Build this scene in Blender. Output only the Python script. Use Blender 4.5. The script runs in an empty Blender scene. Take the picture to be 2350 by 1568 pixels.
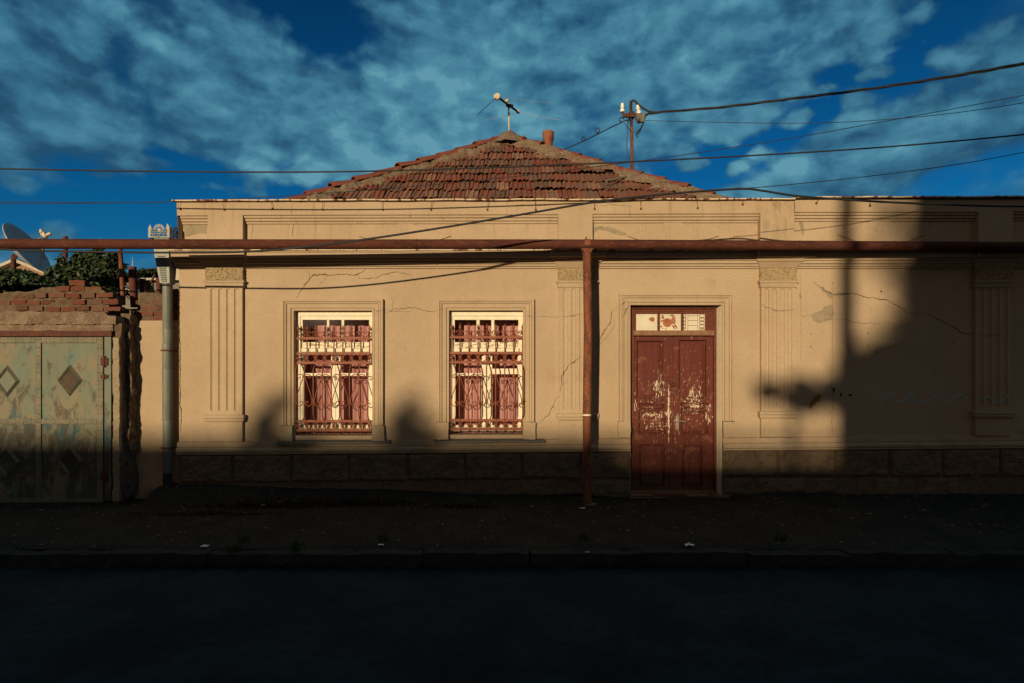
import bpy, math, random
from mathutils import Vector, noise as mnoise

random.seed(7)
C = bpy.context.scene.collection
S = bpy.context.scene
PI = math.pi

# ------------------------------------------------------------------ camera, world, sun, exposure
K, D, E = 1344.0, 8.0, 1.56          # focal length (px of a 2350 px wide picture), distance to the facade, eye height
cam_d = bpy.data.cameras.new('camera')
cam_d.sensor_width = 36
cam_d.lens = K / 2350 * 36
cam_d.shift_y = (878 - 784) / 2350
cam_d.clip_start = 0.05
cam_d.clip_end = 2000
cam = bpy.data.objects.new('camera', cam_d)
C.objects.link(cam)
cam.location = (0, -D, E)
cam.rotation_euler = (PI / 2, 0, 0)
S.camera = cam
S.view_settings.view_transform = 'Standard'
S.view_settings.look = 'None'
S.view_settings.gamma = 1
S.view_settings.use_curve_mapping = False
S.view_settings.exposure = 0.0

LX, LZ = 0.33, -0.155                  # sunlight drifts right and down per metre towards the facade
SUN_EL = math.atan2(-LZ, math.hypot(LX, 1))
SUN_AZ = math.atan2(-LX, -1.0)
sun_d = bpy.data.lights.new('sun', 'SUN')
sun_d.energy = 4.6
sun_d.angle = math.radians(0.53)
sun_d.color = (1.0, 0.80, 0.52)
sun = bpy.data.objects.new('sun', sun_d)
C.objects.link(sun)
sun.rotation_euler = Vector((LX, 1, LZ)).to_track_quat('-Z', 'Y').to_euler()
sun.location = (-6, -18, 9)


class Net:
    """small helper round a node tree"""
    def __init__(s, nt):
        s.nt = nt; s.n = nt.nodes; s.l = nt.links
        s.n.clear()

    def set(s, sock, v):
        if v is None: return
        if isinstance(v, bpy.types.NodeSocket): s.l.new(v, sock)
        elif isinstance(v, (tuple, list)) and len(v) == 3 and sock.type == 'RGBA': sock.default_value = (*v, 1)
        else: sock.default_value = v

    def node(s, typ, ins=None, **props):
        n = s.n.new(typ)
        for k, v in props.items(): setattr(n, k, v)
        for k, v in (ins or {}).items(): s.set(n.inputs[k], v)
        return n

    def math(s, op, a, b=None, c=None, clamp=False):
        n = s.node('ShaderNodeMath', {0: a, 1: b, 2: c}, operation=op)
        n.use_clamp = clamp
        return n.outputs[0]

    def vmath(s, op, a, b=None):
        n = s.node('ShaderNodeVectorMath', {0: a, 1: b}, operation=op)
        return n.outputs['Value'] if op in ('LENGTH', 'DISTANCE', 'DOT_PRODUCT') else n.outputs[0]

    def noise(s, vec, scale, detail=5, rough=0.55, dist=0.0, out='Fac'):
        n = s.node('ShaderNodeTexNoise', {'Vector': vec, 'Scale': scale, 'Detail': detail, 'Roughness': rough, 'Distortion': dist})
        return n.outputs[out]

    def step(s, v, a, b, lo=0.0, hi=1.0, kind='SMOOTHSTEP'):
        n = s.node('ShaderNodeMapRange', {'Value': v, 'From Min': a, 'From Max': b, 'To Min': lo, 'To Max': hi}, interpolation_type=kind)
        return n.outputs[0]

    def mix(s, fac, a, b, blend='MIX'):
        n = s.node('ShaderNodeMix', data_type='RGBA', blend_type=blend)
        s.set(n.inputs[0], fac); s.set(n.inputs[6], a); s.set(n.inputs[7], b)
        return n.outputs[2]

    def ramp(s, fac, stops):
        n = s.node('ShaderNodeValToRGB', {'Fac': fac})
        e = n.color_ramp.elements
        while len(e) < len(stops): e.new(0.5)
        for i, (p, c) in enumerate(stops):
            e[i].position = p; e[i].color = (*c, 1)
        return n.outputs['Color']

    def scale(s, vec, sc, loc=(0, 0, 0), rot=(0, 0, 0)):
        return s.node('ShaderNodeMapping', {'Vector': vec, 'Scale': sc, 'Location': loc, 'Rotation': rot}).outputs[0]

    def bump(s, h, strength=0.5, dist=0.01, normal=None):
        return s.node('ShaderNodeBump', {'Height': h, 'Strength': strength, 'Distance': dist, 'Normal': normal}).outputs[0]


WARM_CLOUD, WARM_TINT = (0.17, 0.125, 0.095), (0.20, 0.16, 0.14)
W = bpy.data.worlds.new('World')
S.world = W
W.use_nodes = True
g = Net(W.node_tree)
BG = 0.1
sky = g.node('ShaderNodeTexSky', sky_type='NISHITA')
sky.sun_disc = False
sky.sun_elevation = SUN_EL
sky.sun_rotation = SUN_AZ
sky.altitude = 600
sky.air_density = 1.0
sky.dust_density = 0.6
sky.ozone_density = 3.0
dirv = g.node('ShaderNodeTexCoord').outputs['Generated']
sx = g.node('ShaderNodeSeparateXYZ', {0: dirv})
dx, dy, dz = sx.outputs
az = g.math('ARCTAN2', dx, dy)
hyp = g.math('SQRT', g.math('ADD', g.math('MULTIPLY', dx, dx), g.math('MULTIPLY', dy, dy)))
el = g.math('ARCTAN2', dz, hyp)
AE = g.node('ShaderNodeCombineXYZ', {0: az, 1: el, 2: 0.0}).outputs[0]
# cloud layer: the direction meets a flat layer overhead
den = g.math('ADD', g.math('MAXIMUM', dz, 0.0), 0.10)
cp = g.node('ShaderNodeCombineXYZ', {0: g.math('DIVIDE', dx, den), 1: g.math('DIVIDE', dy, den), 2: 0.0}).outputs[0]
wob = g.vmath('SUBTRACT', g.noise(AE, 4.5, 4, 0.6, out='Color'), (0.5, 0.5, 0.5))
wob2 = g.vmath('MULTIPLY', wob, (0.16, 0.13, 0.0))
AEw = g.vmath('ADD', AE, wob2)


def sky_dir(px, py):
    """direction (azimuth, elevation) of a point of the sky"""
    x, z = (px - 1175) / K, (878 - py) / K
    return math.atan2(x, 1), math.atan2(z, math.hypot(x, 1))


def blob(vec, px, py, rx, ry, rot, amp):
    a, e = sky_dir(px, py)
    m = g.node('ShaderNodeMapping', {'Vector': vec, 'Location': (a, e, 0), 'Scale': (rx / K, ry / K, 1), 'Rotation': (0, 0, math.radians(rot))}, vector_type='TEXTURE')
    d = g.vmath('LENGTH', m.outputs[0])
    return g.step(d, 1.25, 0.25, 0.0, amp)


def total(lst):
    r = lst[0]
    for v in lst[1:]: r = g.math('ADD', r, v)
    return r


CLOUD_BIAS = [  # (x, y, rx, ry, turn, amount)
    (700, 15, 240, 92, -18, -0.46), (345, 235, 75, 160, 20, -0.25),
    (300, 445, 600, 80, 4, -0.38), (150, 520, 420, 60, 0, -0.28),
    (1880, 245, 520, 60, 24, -0.33), (1570, 375, 230, 55, 20, -0.20), (2250, 80, 330, 120, 25, -0.20),
    (2240, 432, 380, 50, 12, -0.25),
    (800, 250, 420, 190, 12, .14), (1350, 130, 520, 190, 10, .16), (200, 120, 400, 180, 0, .12),
    (110, 330, 230, 70, 8, .26), (2050, 335, 440, 85, 17, .30), (1000, 370, 300, 60, 14, .08),
    (700, 415, 55, 22, 10, .42), (350, 393, 55, 14, 0, .42), (70, 525, 70, 24, 15, .40), (520, 450, 90, 14, 5, .25), (200, 545, 60, 12, 0, .28)]
bias = total([blob(AEw, *b) for b in CLOUD_BIAS])
q1 = g.vmath('ADD', g.scale(dirv, (1, 1, 1.7)), g.vmath('MULTIPLY', wob, (0.08, 0.08, 0.08)))
q2 = g.vmath('ADD', q1, (0.012, 0.0, 0.030))
n1 = g.noise(q1, 3.4, 4, 0.50, 0.1)
n2 = g.noise(q1, 12.5, 8, 0.55, 0.1)
n3 = g.noise(q1, 30.0, 5, 0.60, 0.2)
n2b = g.noise(q2, 12.5, 8, 0.55, 0.1)
vor = g.node('ShaderNodeTexVoronoi', {'Vector': g.vmath('ADD', g.scale(dirv, (1, 1, 1.9)), g.vmath('MULTIPLY', g.noise(dirv, 18, 4, out='Color'), (.06, .06, .06))), 'Scale': 21.0, 'Smoothness': 0.7}, feature='SMOOTH_F1').outputs['Distance']
puff = g.step(vor, 0.66, 0.14)
broken = total([blob(AEw, *b) for b in [(2120, 90, 520, 170, 20, .40), (1750, 260, 480, 110, 22, .34), (1520, 390, 260, 80, 10, .26), (450, 410, 420, 100, 5, .22), (950, 360, 420, 120, 8, .18), (600, 150, 300, 120, 0, .16)]])
dens = g.math('ADD', g.math('ADD', g.math('MULTIPLY', n1, 0.62), g.math('ADD', g.math('MULTIPLY', n2, 0.58), g.math('MULTIPLY', n3, 0.20))), g.math('MULTIPLY', puff, g.math('ADD', 0.10, broken)))
dens = g.math('ADD', dens, bias)
cover = g.step(dens, 0.43, 0.86)
thick = g.step(dens, 0.60, 1.15)
shade_bias = total([blob(AEw, *b) for b in [(150, 250, 420, 120, 0, -.26), (350, 60, 420, 160, 0, -.12), (2150, 390, 420, 70, 14, -.28), (2250, 200, 300, 260, 0, -.10), (130, 390, 220, 40, 5, -.30),
                                            (1000, 330, 420, 130, 10, .12), (700, 415, 90, 40, 0, .2), (1900, 280, 300, 60, 20, .10), (120, 310, 200, 40, 5, .15), (60, 40, 420, 200, 0, -.10), (2320, 40, 420, 200, 0, -.22), (1250, 200, 700, 160, 8, .02)]])
lit = g.math('ADD', g.math('ADD', g.math('MULTIPLY', n2, 0.55), g.math('MULTIPLY', puff, 0.14)), g.math('ADD', shade_bias, g.math('ADD', g.math('MULTIPLY', thick, 0.24), g.math('MULTIPLY', g.math('SUBTRACT', n3, 0.5), 0.36))))
lit = g.math('ADD', lit, g.math('ADD', 0.12, g.math('MULTIPLY', g.math('SUBTRACT', n2, n2b), 1.3)))
cloud = g.ramp(lit, [(0.0, (0.018, 0.078, 0.150)), (0.46, (0.042, 0.162, 0.262)), (0.84, (0.078, 0.250, 0.352)), (1.0, (0.118, 0.315, 0.410))])
# towards the low sun the sky turns warm and pale
sund = g.vmath('DOT_PRODUCT', dirv, tuple(Vector((-LX, -1, 0)).normalized()))
warm = g.step(sund, 0.0, 0.75)
cloud = g.mix(warm, cloud, WARM_CLOUD)
cloud = g.mix(1.0, cloud, (1 / BG, 1 / BG, 1 / BG), 'MULTIPLY')
tint = g.ramp(g.math('DIVIDE', el, PI / 2), [(0.0, (0.12, 0.55, 0.80)), (0.16, (0.030, 0.50, 0.78)), (0.40, (0.020, 0.255, 0.43)), (1.0, (0.02, 0.20, 0.40))])
tint = g.mix(warm, tint, WARM_TINT)
blue = g.mix(1.0, sky.outputs[0], tint, 'MULTIPLY')
skycol = g.mix(cover, blue, cloud)
bg = g.node('ShaderNodeBackground', {'Color': skycol, 'Strength': BG})
wo = g.node('ShaderNodeOutputWorld', {'Surface': bg.outputs[0]})

# ------------------------------------------------------------------ geometry helpers
def P(x, y, Y=0.0):
    """the point at depth Y that a spot of the picture looks at"""
    d = D + Y
    return Vector(((x - 1175) * d / K, Y, E + (878 - y) * d / K))


def PX(x, Y=0.0): return (x - 1175) * (D + Y) / K
def PZ(y, Y=0.0): return E + (878 - y) * (D + Y) / K


def nz(v, s=1.0, seed=0.0):
    return mnoise.noise(Vector((v[0] * s + seed, v[1] * s + seed * 1.7, v[2] * s - seed)))


class MB:
    def __init__(s): s.v = []; s.f = []; s.m = []; s.cur = 0

    def add(s, vs, fs):
        o = len(s.v)
        s.v += [Vector(v) for v in vs]
        s.f += [tuple(i + o for i in f) for f in fs]
        s.m += [s.cur] * len(fs)
        return s

    def quad(s, a, b, c, d): return s.add([a, b, c, d], [(0, 1, 2, 3)])

    def box(s, x0, x1, y0, y1, z0, z1):
        vs = [(x, y, z) for z in (z0, z1) for y in (y0, y1) for x in (x0, x1)]
        return s.add(vs, [(0, 2, 3, 1), (4, 5, 7, 6), (0, 1, 5, 4), (2, 6, 7, 3), (0, 4, 6, 2), (1, 3, 7, 5)])

    def bbox(s, x0, x1, y0, y1, z0, z1, b=0.01):
        """box whose front and side edges are chamfered"""
        rings = []
        for (y, i) in ((y1, 0.0), (y0 + b, 0.0), (y0, b)):
            rings.append([(x0 + i, y, z0 + i), (x1 - i, y, z0 + i), (x1 - i, y, z1 - i), (x0 + i, y, z1 - i)])
        return s.loft(rings, closed=True, caps=True)

    def loft(s, rings, closed=True, caps=True):
        n = len(rings[0]); vs = [p for r in rings for p in r]; fs = []
        for i in range(len(rings) - 1):
            for j in range(n if closed else n - 1):
                k = (j + 1) % n
                fs.append((i * n + j, i * n + k, (i + 1) * n + k, (i + 1) * n + j))
        if caps and closed:
            fs.append(tuple(reversed(range(n)))); fs.append(tuple((len(rings) - 1) * n + j for j in range(n)))
        return s.add(vs, fs)

    def grid(s, fn, nu, nv):
        vs = [fn(i / nu, j / nv) for j in range(nv + 1) for i in range(nu + 1)]
        w = nu + 1
        return s.add(vs, [(j * w + i, j * w + i + 1, (j + 1) * w + i + 1, (j + 1) * w + i) for j in range(nv) for i in range(nu)])

    def tube(s, pts, r, n=8, caps=True, closed=False, flat=1.0):
        pts = [Vector(p) for p in pts]; rings = []; up = None
        rr = r if isinstance(r, (list, tuple)) else [r] * len(pts)
        m = len(pts)
        for i, p in enumerate(pts):
            if closed: t = pts[(i + 1) % m] - pts[(i - 1) % m]
            else: t = (pts[min(i + 1, m - 1)] - pts[max(i - 1, 0)])
            if t.length < 1e-9: t = Vector((0, 0, 1))
            t.normalize()
            if up is None:
                up = Vector((0, 0, 1)) if abs(t.z) < 0.9 else Vector((0, 1, 0))
            a = t.cross(up)
            if a.length < 1e-6: a = t.orthogonal()
            a.normalize(); b = a.cross(t).normalized(); up = b
            rings.append([p + (a * math.cos(2 * PI * k / n) + b * math.sin(2 * PI * k / n) * flat) * rr[i] for k in range(n)])
        if closed: rings.append(rings[0])
        return s.loft(rings, True, caps and not closed)

    def lathe(s, prof, o, n=16, axis=Vector((0, 0, 1))):
        """prof: (radius, height) pairs about an axis through o"""
        a = axis.orthogonal().normalized(); b = axis.cross(a)
        return s.loft([[o + axis * h + (a * math.cos(2 * PI * k / n) + b * math.sin(2 * PI * k / n)) * max(r, 1e-4) for k in range(n)] for r, h in prof], True, True)

    def prism(s, poly, dvec):
        """flat outline pushed along dvec"""
        poly = [Vector(p) for p in poly]; d = Vector(dvec); n = len(poly)
        vs = poly + [p + d for p in poly]
        fs = [tuple(range(n)), tuple(reversed(range(n, 2 * n)))] + [(i, i + n, (i + 1) % n + n, (i + 1) % n) for i in range(n)]
        return s.add(vs, fs)

    def rough(s, x0, x1, y0, y1, z0, z1, step=0.06, amp=0.02, sc=6.0, seed=0.0, top=None):
        """stone or broken masonry: a finely cut box with an uneven surface"""
        def disp(p):
            q = Vector(p)
            if top is not None:
                f = (q.z - z0) / max(z1 - z0, 1e-6)
                q.z = z0 + f * (top(q.x, q.y) - z0)
            o = Vector((nz(q, sc, seed + 3), nz(q, sc, seed + 17), nz(q, sc, seed + 41)))
            o2 = Vector((nz(q, sc * 3, seed + 5), nz(q, sc * 3, seed + 27), nz(q, sc * 3, seed + 61)))
            return q + o * amp + o2 * amp * 0.5
        def face(o, u, v):
            nu = max(1, int(Vector(u).length / step)); nv = max(1, int(Vector(v).length / step))
            s.grid(lambda a, b: disp(Vector(o) + Vector(u) * a + Vector(v) * b), nu, nv)
        dx, dy, dz = x1 - x0, y1 - y0, z1 - z0
        face((x0, y0, z0), (dx, 0, 0), (0, 0, dz)); face((x1, y0, z0), (0, dy, 0), (0, 0, dz))
        face((x1, y1, z0), (-dx, 0, 0), (0, 0, dz)); face((x0, y1, z0), (0, -dy, 0), (0, 0, dz))
        face((x0, y0, z1), (dx, 0, 0), (0, dy, 0)); face((x0, y1, z0), (dx, 0, 0), (0, -dy, 0))
        return s

    def wall(s, x0, x1, z0, z1, y, holes):
        """front face at depth y with openings / recesses (hx0,hx1,hz0,hz1,depth,back)"""
        xs = sorted({x0, x1, *[h[0] for h in holes], *[h[1] for h in holes]})
        zs = sorted({z0, z1, *[h[2] for h in holes], *[h[3] for h in holes]})
        xs = [x for x in xs if x0 <= x <= x1]; zs = [z for z in zs if z0 <= z <= z1]
        for i in range(len(xs) - 1):
            for j in range(len(zs) - 1):
                cx, cz = (xs[i] + xs[i + 1]) / 2, (zs[j] + zs[j + 1]) / 2
                if any(h[0] < cx < h[1] and h[2] < cz < h[3] for h in holes): continue
                s.quad((xs[i], y, zs[j]), (xs[i + 1], y, zs[j]), (xs[i + 1], y, zs[j + 1]), (xs[i], y, zs[j + 1]))
        for (a, b, c, e, dp, back) in holes:
            yb = y + dp
            s.quad((a, y, c), (a, y, e), (a, yb, e), (a, yb, c))
            s.quad((b, y, c), (b, yb, c), (b, yb, e), (b, y, e))
            s.quad((a, y, e), (b, y, e), (b, yb, e), (a, yb, e))
            if c > z0: s.quad((a, y, c), (a, yb, c), (b, yb, c), (b, y, c))
            if back: s.quad((a, yb, c), (b, yb, c), (b, yb, e), (a, yb, e))
        return s

    def wrap(s, xl, xr, q, rows):
        """moulding wrapped round a pier: rows of (z, extra projection); q = the pier's own projection"""
        rings = [[(xl - p, 0.02, z), (xl - p, -(q + p), z), (xr + p, -(q + p), z), (xr + p, 0.02, z)] for z, p in rows]
        return s.loft(rings, True, True)

    def run(s, xl, xr, rows, slope=0.0, extra=0.0, back=0.02):
        """straight moulding from xl to xr; rows of (z, projection); slope lifts the right end"""
        top, bot = rows[0], rows[-1]
        prof = [(bot[0], -back), (top[0], -back)] + list(rows)
        L = [(xl, -(p + (extra if p >= 0 else 0)), z) for z, p in prof]
        R = [(xr, -(p + (extra if p >= 0 else 0)), z + slope) for z, p in prof]
        n = len(prof)
        return s.add(L + R, [(i, (i + 1) % n, (i + 1) % n + n, i + n) for i in range(n)] + [tuple(reversed(range(n))), tuple(range(n, 2 * n))])

    def frame(s, x0, x1, z0, z1, prof, y=0.0):
        """mitred surround on three sides of an opening; prof of (offset outward, projection)"""
        n = len(prof); rings = []
        for (sx, sz) in ((-1, 0), (-1, 1), (1, 1), (1, 0)):
            rings.append([((x0 if sx < 0 else x1) + sx * o, y - p, (z1 + o) if sz else z0) for o, p in prof])
        return s.loft(rings, False, False)

    def leaf(s, c, size, nrm=None, fold=0.25):
        n = nrm or Vector((random.gauss(0, 1), random.gauss(0, 1), random.gauss(0, 1) + 0.3))
        if n.length < 1e-6: n = Vector((0, 0, 1))
        n.normalize(); a = n.orthogonal().normalized()
        ang = random.uniform(0, 2 * PI)
        a = a * math.cos(ang) + n.cross(a) * math.sin(ang); b = n.cross(a)
        c = Vector(c)
        return s.add([c - a * size, c - b * size * .55 + n * size * fold - a * size * .1, c + a * size, c + b * size * .55 + n * size * fold - a * size * .1], [(0, 1, 2), (0, 2, 3)])

    def build(s, name, mat, parent=None, smooth=False, org=None, auto=None):
        me = bpy.data.meshes.new(name)
        o = bpy.data.objects.new(name, me)
        C.objects.link(o)
        if org is None:
            if parent is None and s.v:
                xs = [v.x for v in s.v]; ys = [v.y for v in s.v]; zs = [v.z for v in s.v]
                org = Vector(((min(xs) + max(xs)) / 2, (min(ys) + max(ys)) / 2, min(zs)))
            else: org = Vector((0, 0, 0))
        base = Vector((0, 0, 0))
        q = parent
        while q is not None: base = base + q.location; q = q.parent
        off = base if parent is not None else Vector(org)
        me.from_pydata([v - off for v in s.v], [], s.f)
        mats = mat if isinstance(mat, list) else [mat]
        for mm in mats: me.materials.append(mm)
        if len(mats) > 1: me.polygons.foreach_set('material_index', s.m)
        if smooth: me.polygons.foreach_set('use_smooth', [True] * len(me.polygons))
        me.validate(); me.update()
        import bmesh
        bm = bmesh.new(); bm.from_mesh(me)
        if len(bm.faces) < 60000: bmesh.ops.recalc_face_normals(bm, faces=bm.faces)
        bm.to_mesh(me); bm.free()
        if parent is not None: o.parent = parent
        else: o.location = off
        if smooth and auto:
            try:
                me.set_sharp_from_angle(angle=math.radians(auto))
            except Exception: pass
        return o


def tag(o, label=None, cat=None, group=None, kind=None):
    if label: o['label'] = label
    if cat: o['category'] = cat
    if group: o['group'] = group
    if kind: o['kind'] = kind
    return o


def thing(name, loc, label, cat, group=None):
    o = bpy.data.objects.new(name, None)
    C.objects.link(o)
    o.location = loc
    o.empty_display_size = 0.2
    return tag(o, label, cat, group)


def copy_tree(o, parent=None):
    c = o.copy(); C.objects.link(c)
    if parent is not None: c.parent = parent
    for ch in list(o.children): copy_tree(ch, c)
    return c


# ------------------------------------------------------------------ materials
def material(name, fn, rough=0.9, spec=0.3, metal=0.0):
    m = bpy.data.materials.new(name)
    m.use_nodes = True
    t = Net(m.node_tree)
    b = t.node('ShaderNodeBsdfPrincipled', {'Roughness': rough, 'Metallic': metal, 'Specular IOR Level': spec})
    t.node('ShaderNodeOutputMaterial', {'Surface': b.outputs[0]})
    pos = t.node('ShaderNodeNewGeometry').outputs['Position']
    r = fn(t, pos)
    col, nrm = (r if isinstance(r, tuple) and len(r) == 2 else (r, None))
    t.set(b.inputs['Base Color'], col)
    if nrm is not None: t.set(b.inputs['Normal'], nrm)
    m['bsdf'] = b.name
    return m


def f_plaster(a, b, bumpd=0.004, stains=True):
    def fn(t, p):
        big = t.noise(p, 0.9, 4, 0.6)
        mid = t.noise(p, 5.0, 5, 0.65)
        fine = t.noise(p, 90.0, 4, 0.7)
        c = t.mix(t.step(big, 0.35, 0.68), a, b)
        c = t.mix(t.math('MULTIPLY', t.step(mid, 0.48, 0.72), 0.22), c, (a[0] * .76, a[1] * .74, a[2] * .72))
        c = t.mix(t.math('MULTIPLY', t.step(fine, 0.38, 0.66), 0.30), c, (b[0] * .62, b[1] * .60, b[2] * .58))
        rep = t.step(t.noise(t.scale(p, (1, 1, 1.4), (5, 3, 8)), 0.75, 6, 0.62, 0.6), 0.545, 0.575)
        c = t.mix(t.math('MULTIPLY', rep, 0.20), c, (a[0] * 1.10, a[1] * 1.02, a[2] * .98))
        old = t.step(t.noise(t.scale(p, (1, 1, 1.2), (1, 9, 2)), 1.5, 7, 0.68, 0.4), 0.60, 0.66)
        c = t.mix(t.math('MULTIPLY', old, 0.22), c, (a[0] * .72, a[1] * .68, a[2] * .66))
        drip = t.step(t.noise(t.scale(p, (14, 14, .35), (2, 4, 6)), 1.0, 5, 0.62), 0.57, 0.72)
        c = t.mix(t.math('MULTIPLY', t.math('MULTIPLY', drip, t.step(t.math('ABSOLUTE', t.math('SUBTRACT', t.node('ShaderNodeSeparateXYZ', {0: p}).outputs[2], 2.95)), 0.75, 0.1, 0.55, 1.6)), 0.20), c, (a[0] * .62, a[1] * .58, a[2] * .56))
        grit = t.noise(p, 38.0, 3, 0.65)
        c = t.mix(t.math('MULTIPLY', t.step(grit, 0.40, 0.64), 0.26), c, (a[0] * .66, a[1] * .64, a[2] * .62))
        streak = t.noise(t.scale(p, (9, 9, .55)), 1.0, 5, 0.65)
        if stains:
            z = t.node('ShaderNodeSeparateXYZ', {0: p}).outputs[2]
            x = t.node('ShaderNodeSeparateXYZ', {0: p}).outputs[0]
            wet = t.math('MULTIPLY', t.step(streak, 0.55, 0.74), t.step(z, 3.2, 4.05))
            c = t.mix(t.math('MULTIPLY', wet, 0.55), c, (a[0] * .40, a[1] * .36, a[2] * .36))
            # rain marks below the joint of the two parapets
            sm = t.math('MULTIPLY', t.step(t.math('ABSOLUTE', t.math('SUBTRACT', x, 3.62)), 0.38, 0.05), t.step(z, 3.35, 3.95))
            sm = t.math('MULTIPLY', sm, t.step(t.noise(t.scale(p, (7, 7, 2.2)), 1.0, 5, .7), 0.42, 0.62))
            c = t.mix(t.math('MULTIPLY', sm, 0.6), c, (a[0] * .34, a[1] * .29, a[2] * .30))
            dirt = t.math('MULTIPLY', t.step(z, 1.15, 0.55), t.step(t.noise(p, 3.5, 5, .65), 0.40, 0.65))
            c = t.mix(t.math('MULTIPLY', dirt, 0.40), c, (a[0] * .50, a[1] * .47, a[2] * .46))
        h = t.math('ADD', t.math('MULTIPLY', fine, 0.7), t.math('MULTIPLY', t.noise(p, 24, 3, 0.6), 0.8))
        h = t.math('ADD', h, t.math('MULTIPLY', t.noise(p, 3.0, 2, .5), 2.5))
        return c, t.bump(h, 0.55, bumpd)
    return fn


def f_rust(a, b, c3, sc=6.0, streaky=(1, 1, 1)):
    def fn(t, p):
        q = t.scale(p, streaky)
        n1 = t.noise(q, sc, 6, 0.65); n2 = t.noise(q, sc * 6, 4, 0.7)
        c = t.mix(t.step(n1, 0.40, 0.62), a, b)
        c = t.mix(t.step(n2, 0.52, 0.70), c, c3)
        return c, t.bump(n2, 0.4, 0.003)
    return fn


def f_noise(a, b, sc=8.0, bd=0.004, lo=.38, hi=.64, fine=None):
    def fn(t, p):
        n1 = t.noise(p, sc, 6, 0.62); n2 = t.noise(p, sc * 7, 4, 0.65)
        c = t.mix(t.step(n1, lo, hi), a, b)
        c = t.mix(t.math('MULTIPLY', t.step(n2, 0.42, 0.68), 0.5), c, fine or (a[0] * .5, a[1] * .5, a[2] * .5))
        return c, t.bump(t.math('ADD', n1, n2), 0.5, bd)
    return fn


def f_flat(a): return lambda t, p: (t.mix(t.math('MULTIPLY', t.step(t.noise(p, 14, 5, .65), .4, .7), .45), a, (a[0] * .55, a[1] * .55, a[2] * .55)), None)


M = {}
PL_A, PL_B = (0.394, 0.288, 0.184), (0.455, 0.342, 0.228)
M['plaster'] = material('plaster', f_plaster(PL_A, PL_B), 0.95, 0.15)
M['moulding'] = material('moulding_plaster', f_plaster((0.400, 0.293, 0.187), (0.460, 0.347, 0.231), 0.0015), 0.95, 0.15)
M['bare_plaster'] = material('bare_plaster', f_noise((0.265, 0.205, 0.135), (0.31, 0.245, 0.165), 7, 0.004), 0.95, 0.1)
M['roughcast'] = material('roughcast', f_noise((0.41, 0.31, 0.18), (0.35, 0.26, 0.15), 30, 0.006), 0.95, 0.1)
M['stone'] = material('plinth_stone', f_noise((0.18, 0.125, 0.075), (0.12, 0.086, 0.055), 9, 0.012), 0.95, 0.15)
M['crack'] = material('crack_shadow', f_flat((0.055, 0.032, 0.018)), 1.0, 0.0)
M['gate_rail'] = material('gate_strip_paint', f_noise((0.185, 0.160, 0.105), (0.125, 0.130, 0.090), 5, 0.003, fine=(0.09, .065, .045)), 0.7, 0.25)
M['gate_plate'] = material('dark_gate_plate', f_noise((0.095, 0.062, 0.042), (0.060, 0.045, 0.034), 9, 0.004), 0.8, 0.15)
M['white_wood'] = material('white_painted_wood', f_noise((0.78, 0.70, 0.52), (0.70, 0.61, 0.44), 16, 0.002, fine=(0.50, 0.40, 0.26)), 0.6, 0.35)
M['peeling_white'] = material('peeling_white_paint', lambda t, p: t.mix(t.step(t.noise(t.scale(p, (1, 1, 4)), 16, 5, .7), .50, .56), (0.76, 0.68, 0.50), (0.34, 0.235, 0.14)), 0.75, 0.2)
M['sill'] = material('painted_metal_sill', f_noise((0.085, 0.090, 0.080), (0.12, 0.105, 0.085), 12, 0.002), 0.55, 0.4)
M['grille'] = material('painted_iron_grille', f_rust((0.20, 0.055, 0.026), (0.26, 0.078, 0.036), (0.14, 0.040, 0.022), 9), 0.6, 0.3)
M['rust'] = material('rusty_pipe_steel', f_rust((0.086, 0.028, 0.018), (0.058, 0.020, 0.014), (0.140, 0.052, 0.030), 3.2, (.6, 2, 2)), 0.85, 0.12)
M['rust_post'] = material('rusty_post_steel', f_rust((0.185, 0.060, 0.025), (0.095, 0.028, 0.016), (0.33, 0.15, 0.072), 5.0, (3, 3, .8)), 0.75, 0.25)
M['dark_rust'] = material('dark_rusty_steel', f_rust((0.10, 0.034, 0.022), (0.065, 0.026, 0.02), (0.16, 0.06, 0.035), 8), 0.8, 0.2)
M['zinc'] = material('zinc_sheet', f_rust((0.20, 0.205, 0.165), (0.165, 0.175, 0.15), (0.25, 0.235, 0.175), 4, (2, 2, .7)), 0.5, 0.4, 0.15)
M['flashing'] = material('flaking_roof_sheet', lambda t, p: t.mix(t.step(t.noise(t.scale(p, (1, .3, .3)), 9, 5, .7), .50, .58), (0.55, 0.43, 0.30), (0.12, 0.035, 0.022)), 0.7, 0.2)
M['cable'] = material('black_cable', f_flat((0.018, 0.018, 0.020)), 0.6, 0.3)
M['brick'] = material('old_brick', lambda t, p: (t.mix(t.math('MULTIPLY', t.step(t.noise(p, 30, 5, .7), .42, .66), .6),
            t.ramp(t.node('ShaderNodeNewGeometry').outputs['Random Per Island'], [(0, (0.125, 0.036, 0.022)), (0.35, (0.160, 0.058, 0.036)), (0.65, (0.130, 0.075, 0.050)), (1, (0.085, 0.028, 0.02))]), (0.125, 0.082, 0.054)),
            t.bump(t.noise(p, 45, 5, .7), .7, .008)), 0.95, 0.1)
M['mortar'] = material('lime_mortar', f_noise((0.155, 0.110, 0.070), (0.105, 0.074, 0.048), 14, 0.012), 0.95, 0.1)
M['hip_mortar'] = material('hip_mortar', lambda t, p: (t.mix(t.step(t.noise(p, 9, 6, .7), .42, .6), t.mix(t.step(t.noise(p, 34, 4, .7), .45, .6), (0.225, 0.172, 0.118), (0.120, 0.090, 0.064)), (0.170, 0.105, 0.070)), t.bump(t.noise(p, 26, 6, .7), .8, .02)), 0.95, 0.1)
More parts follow.
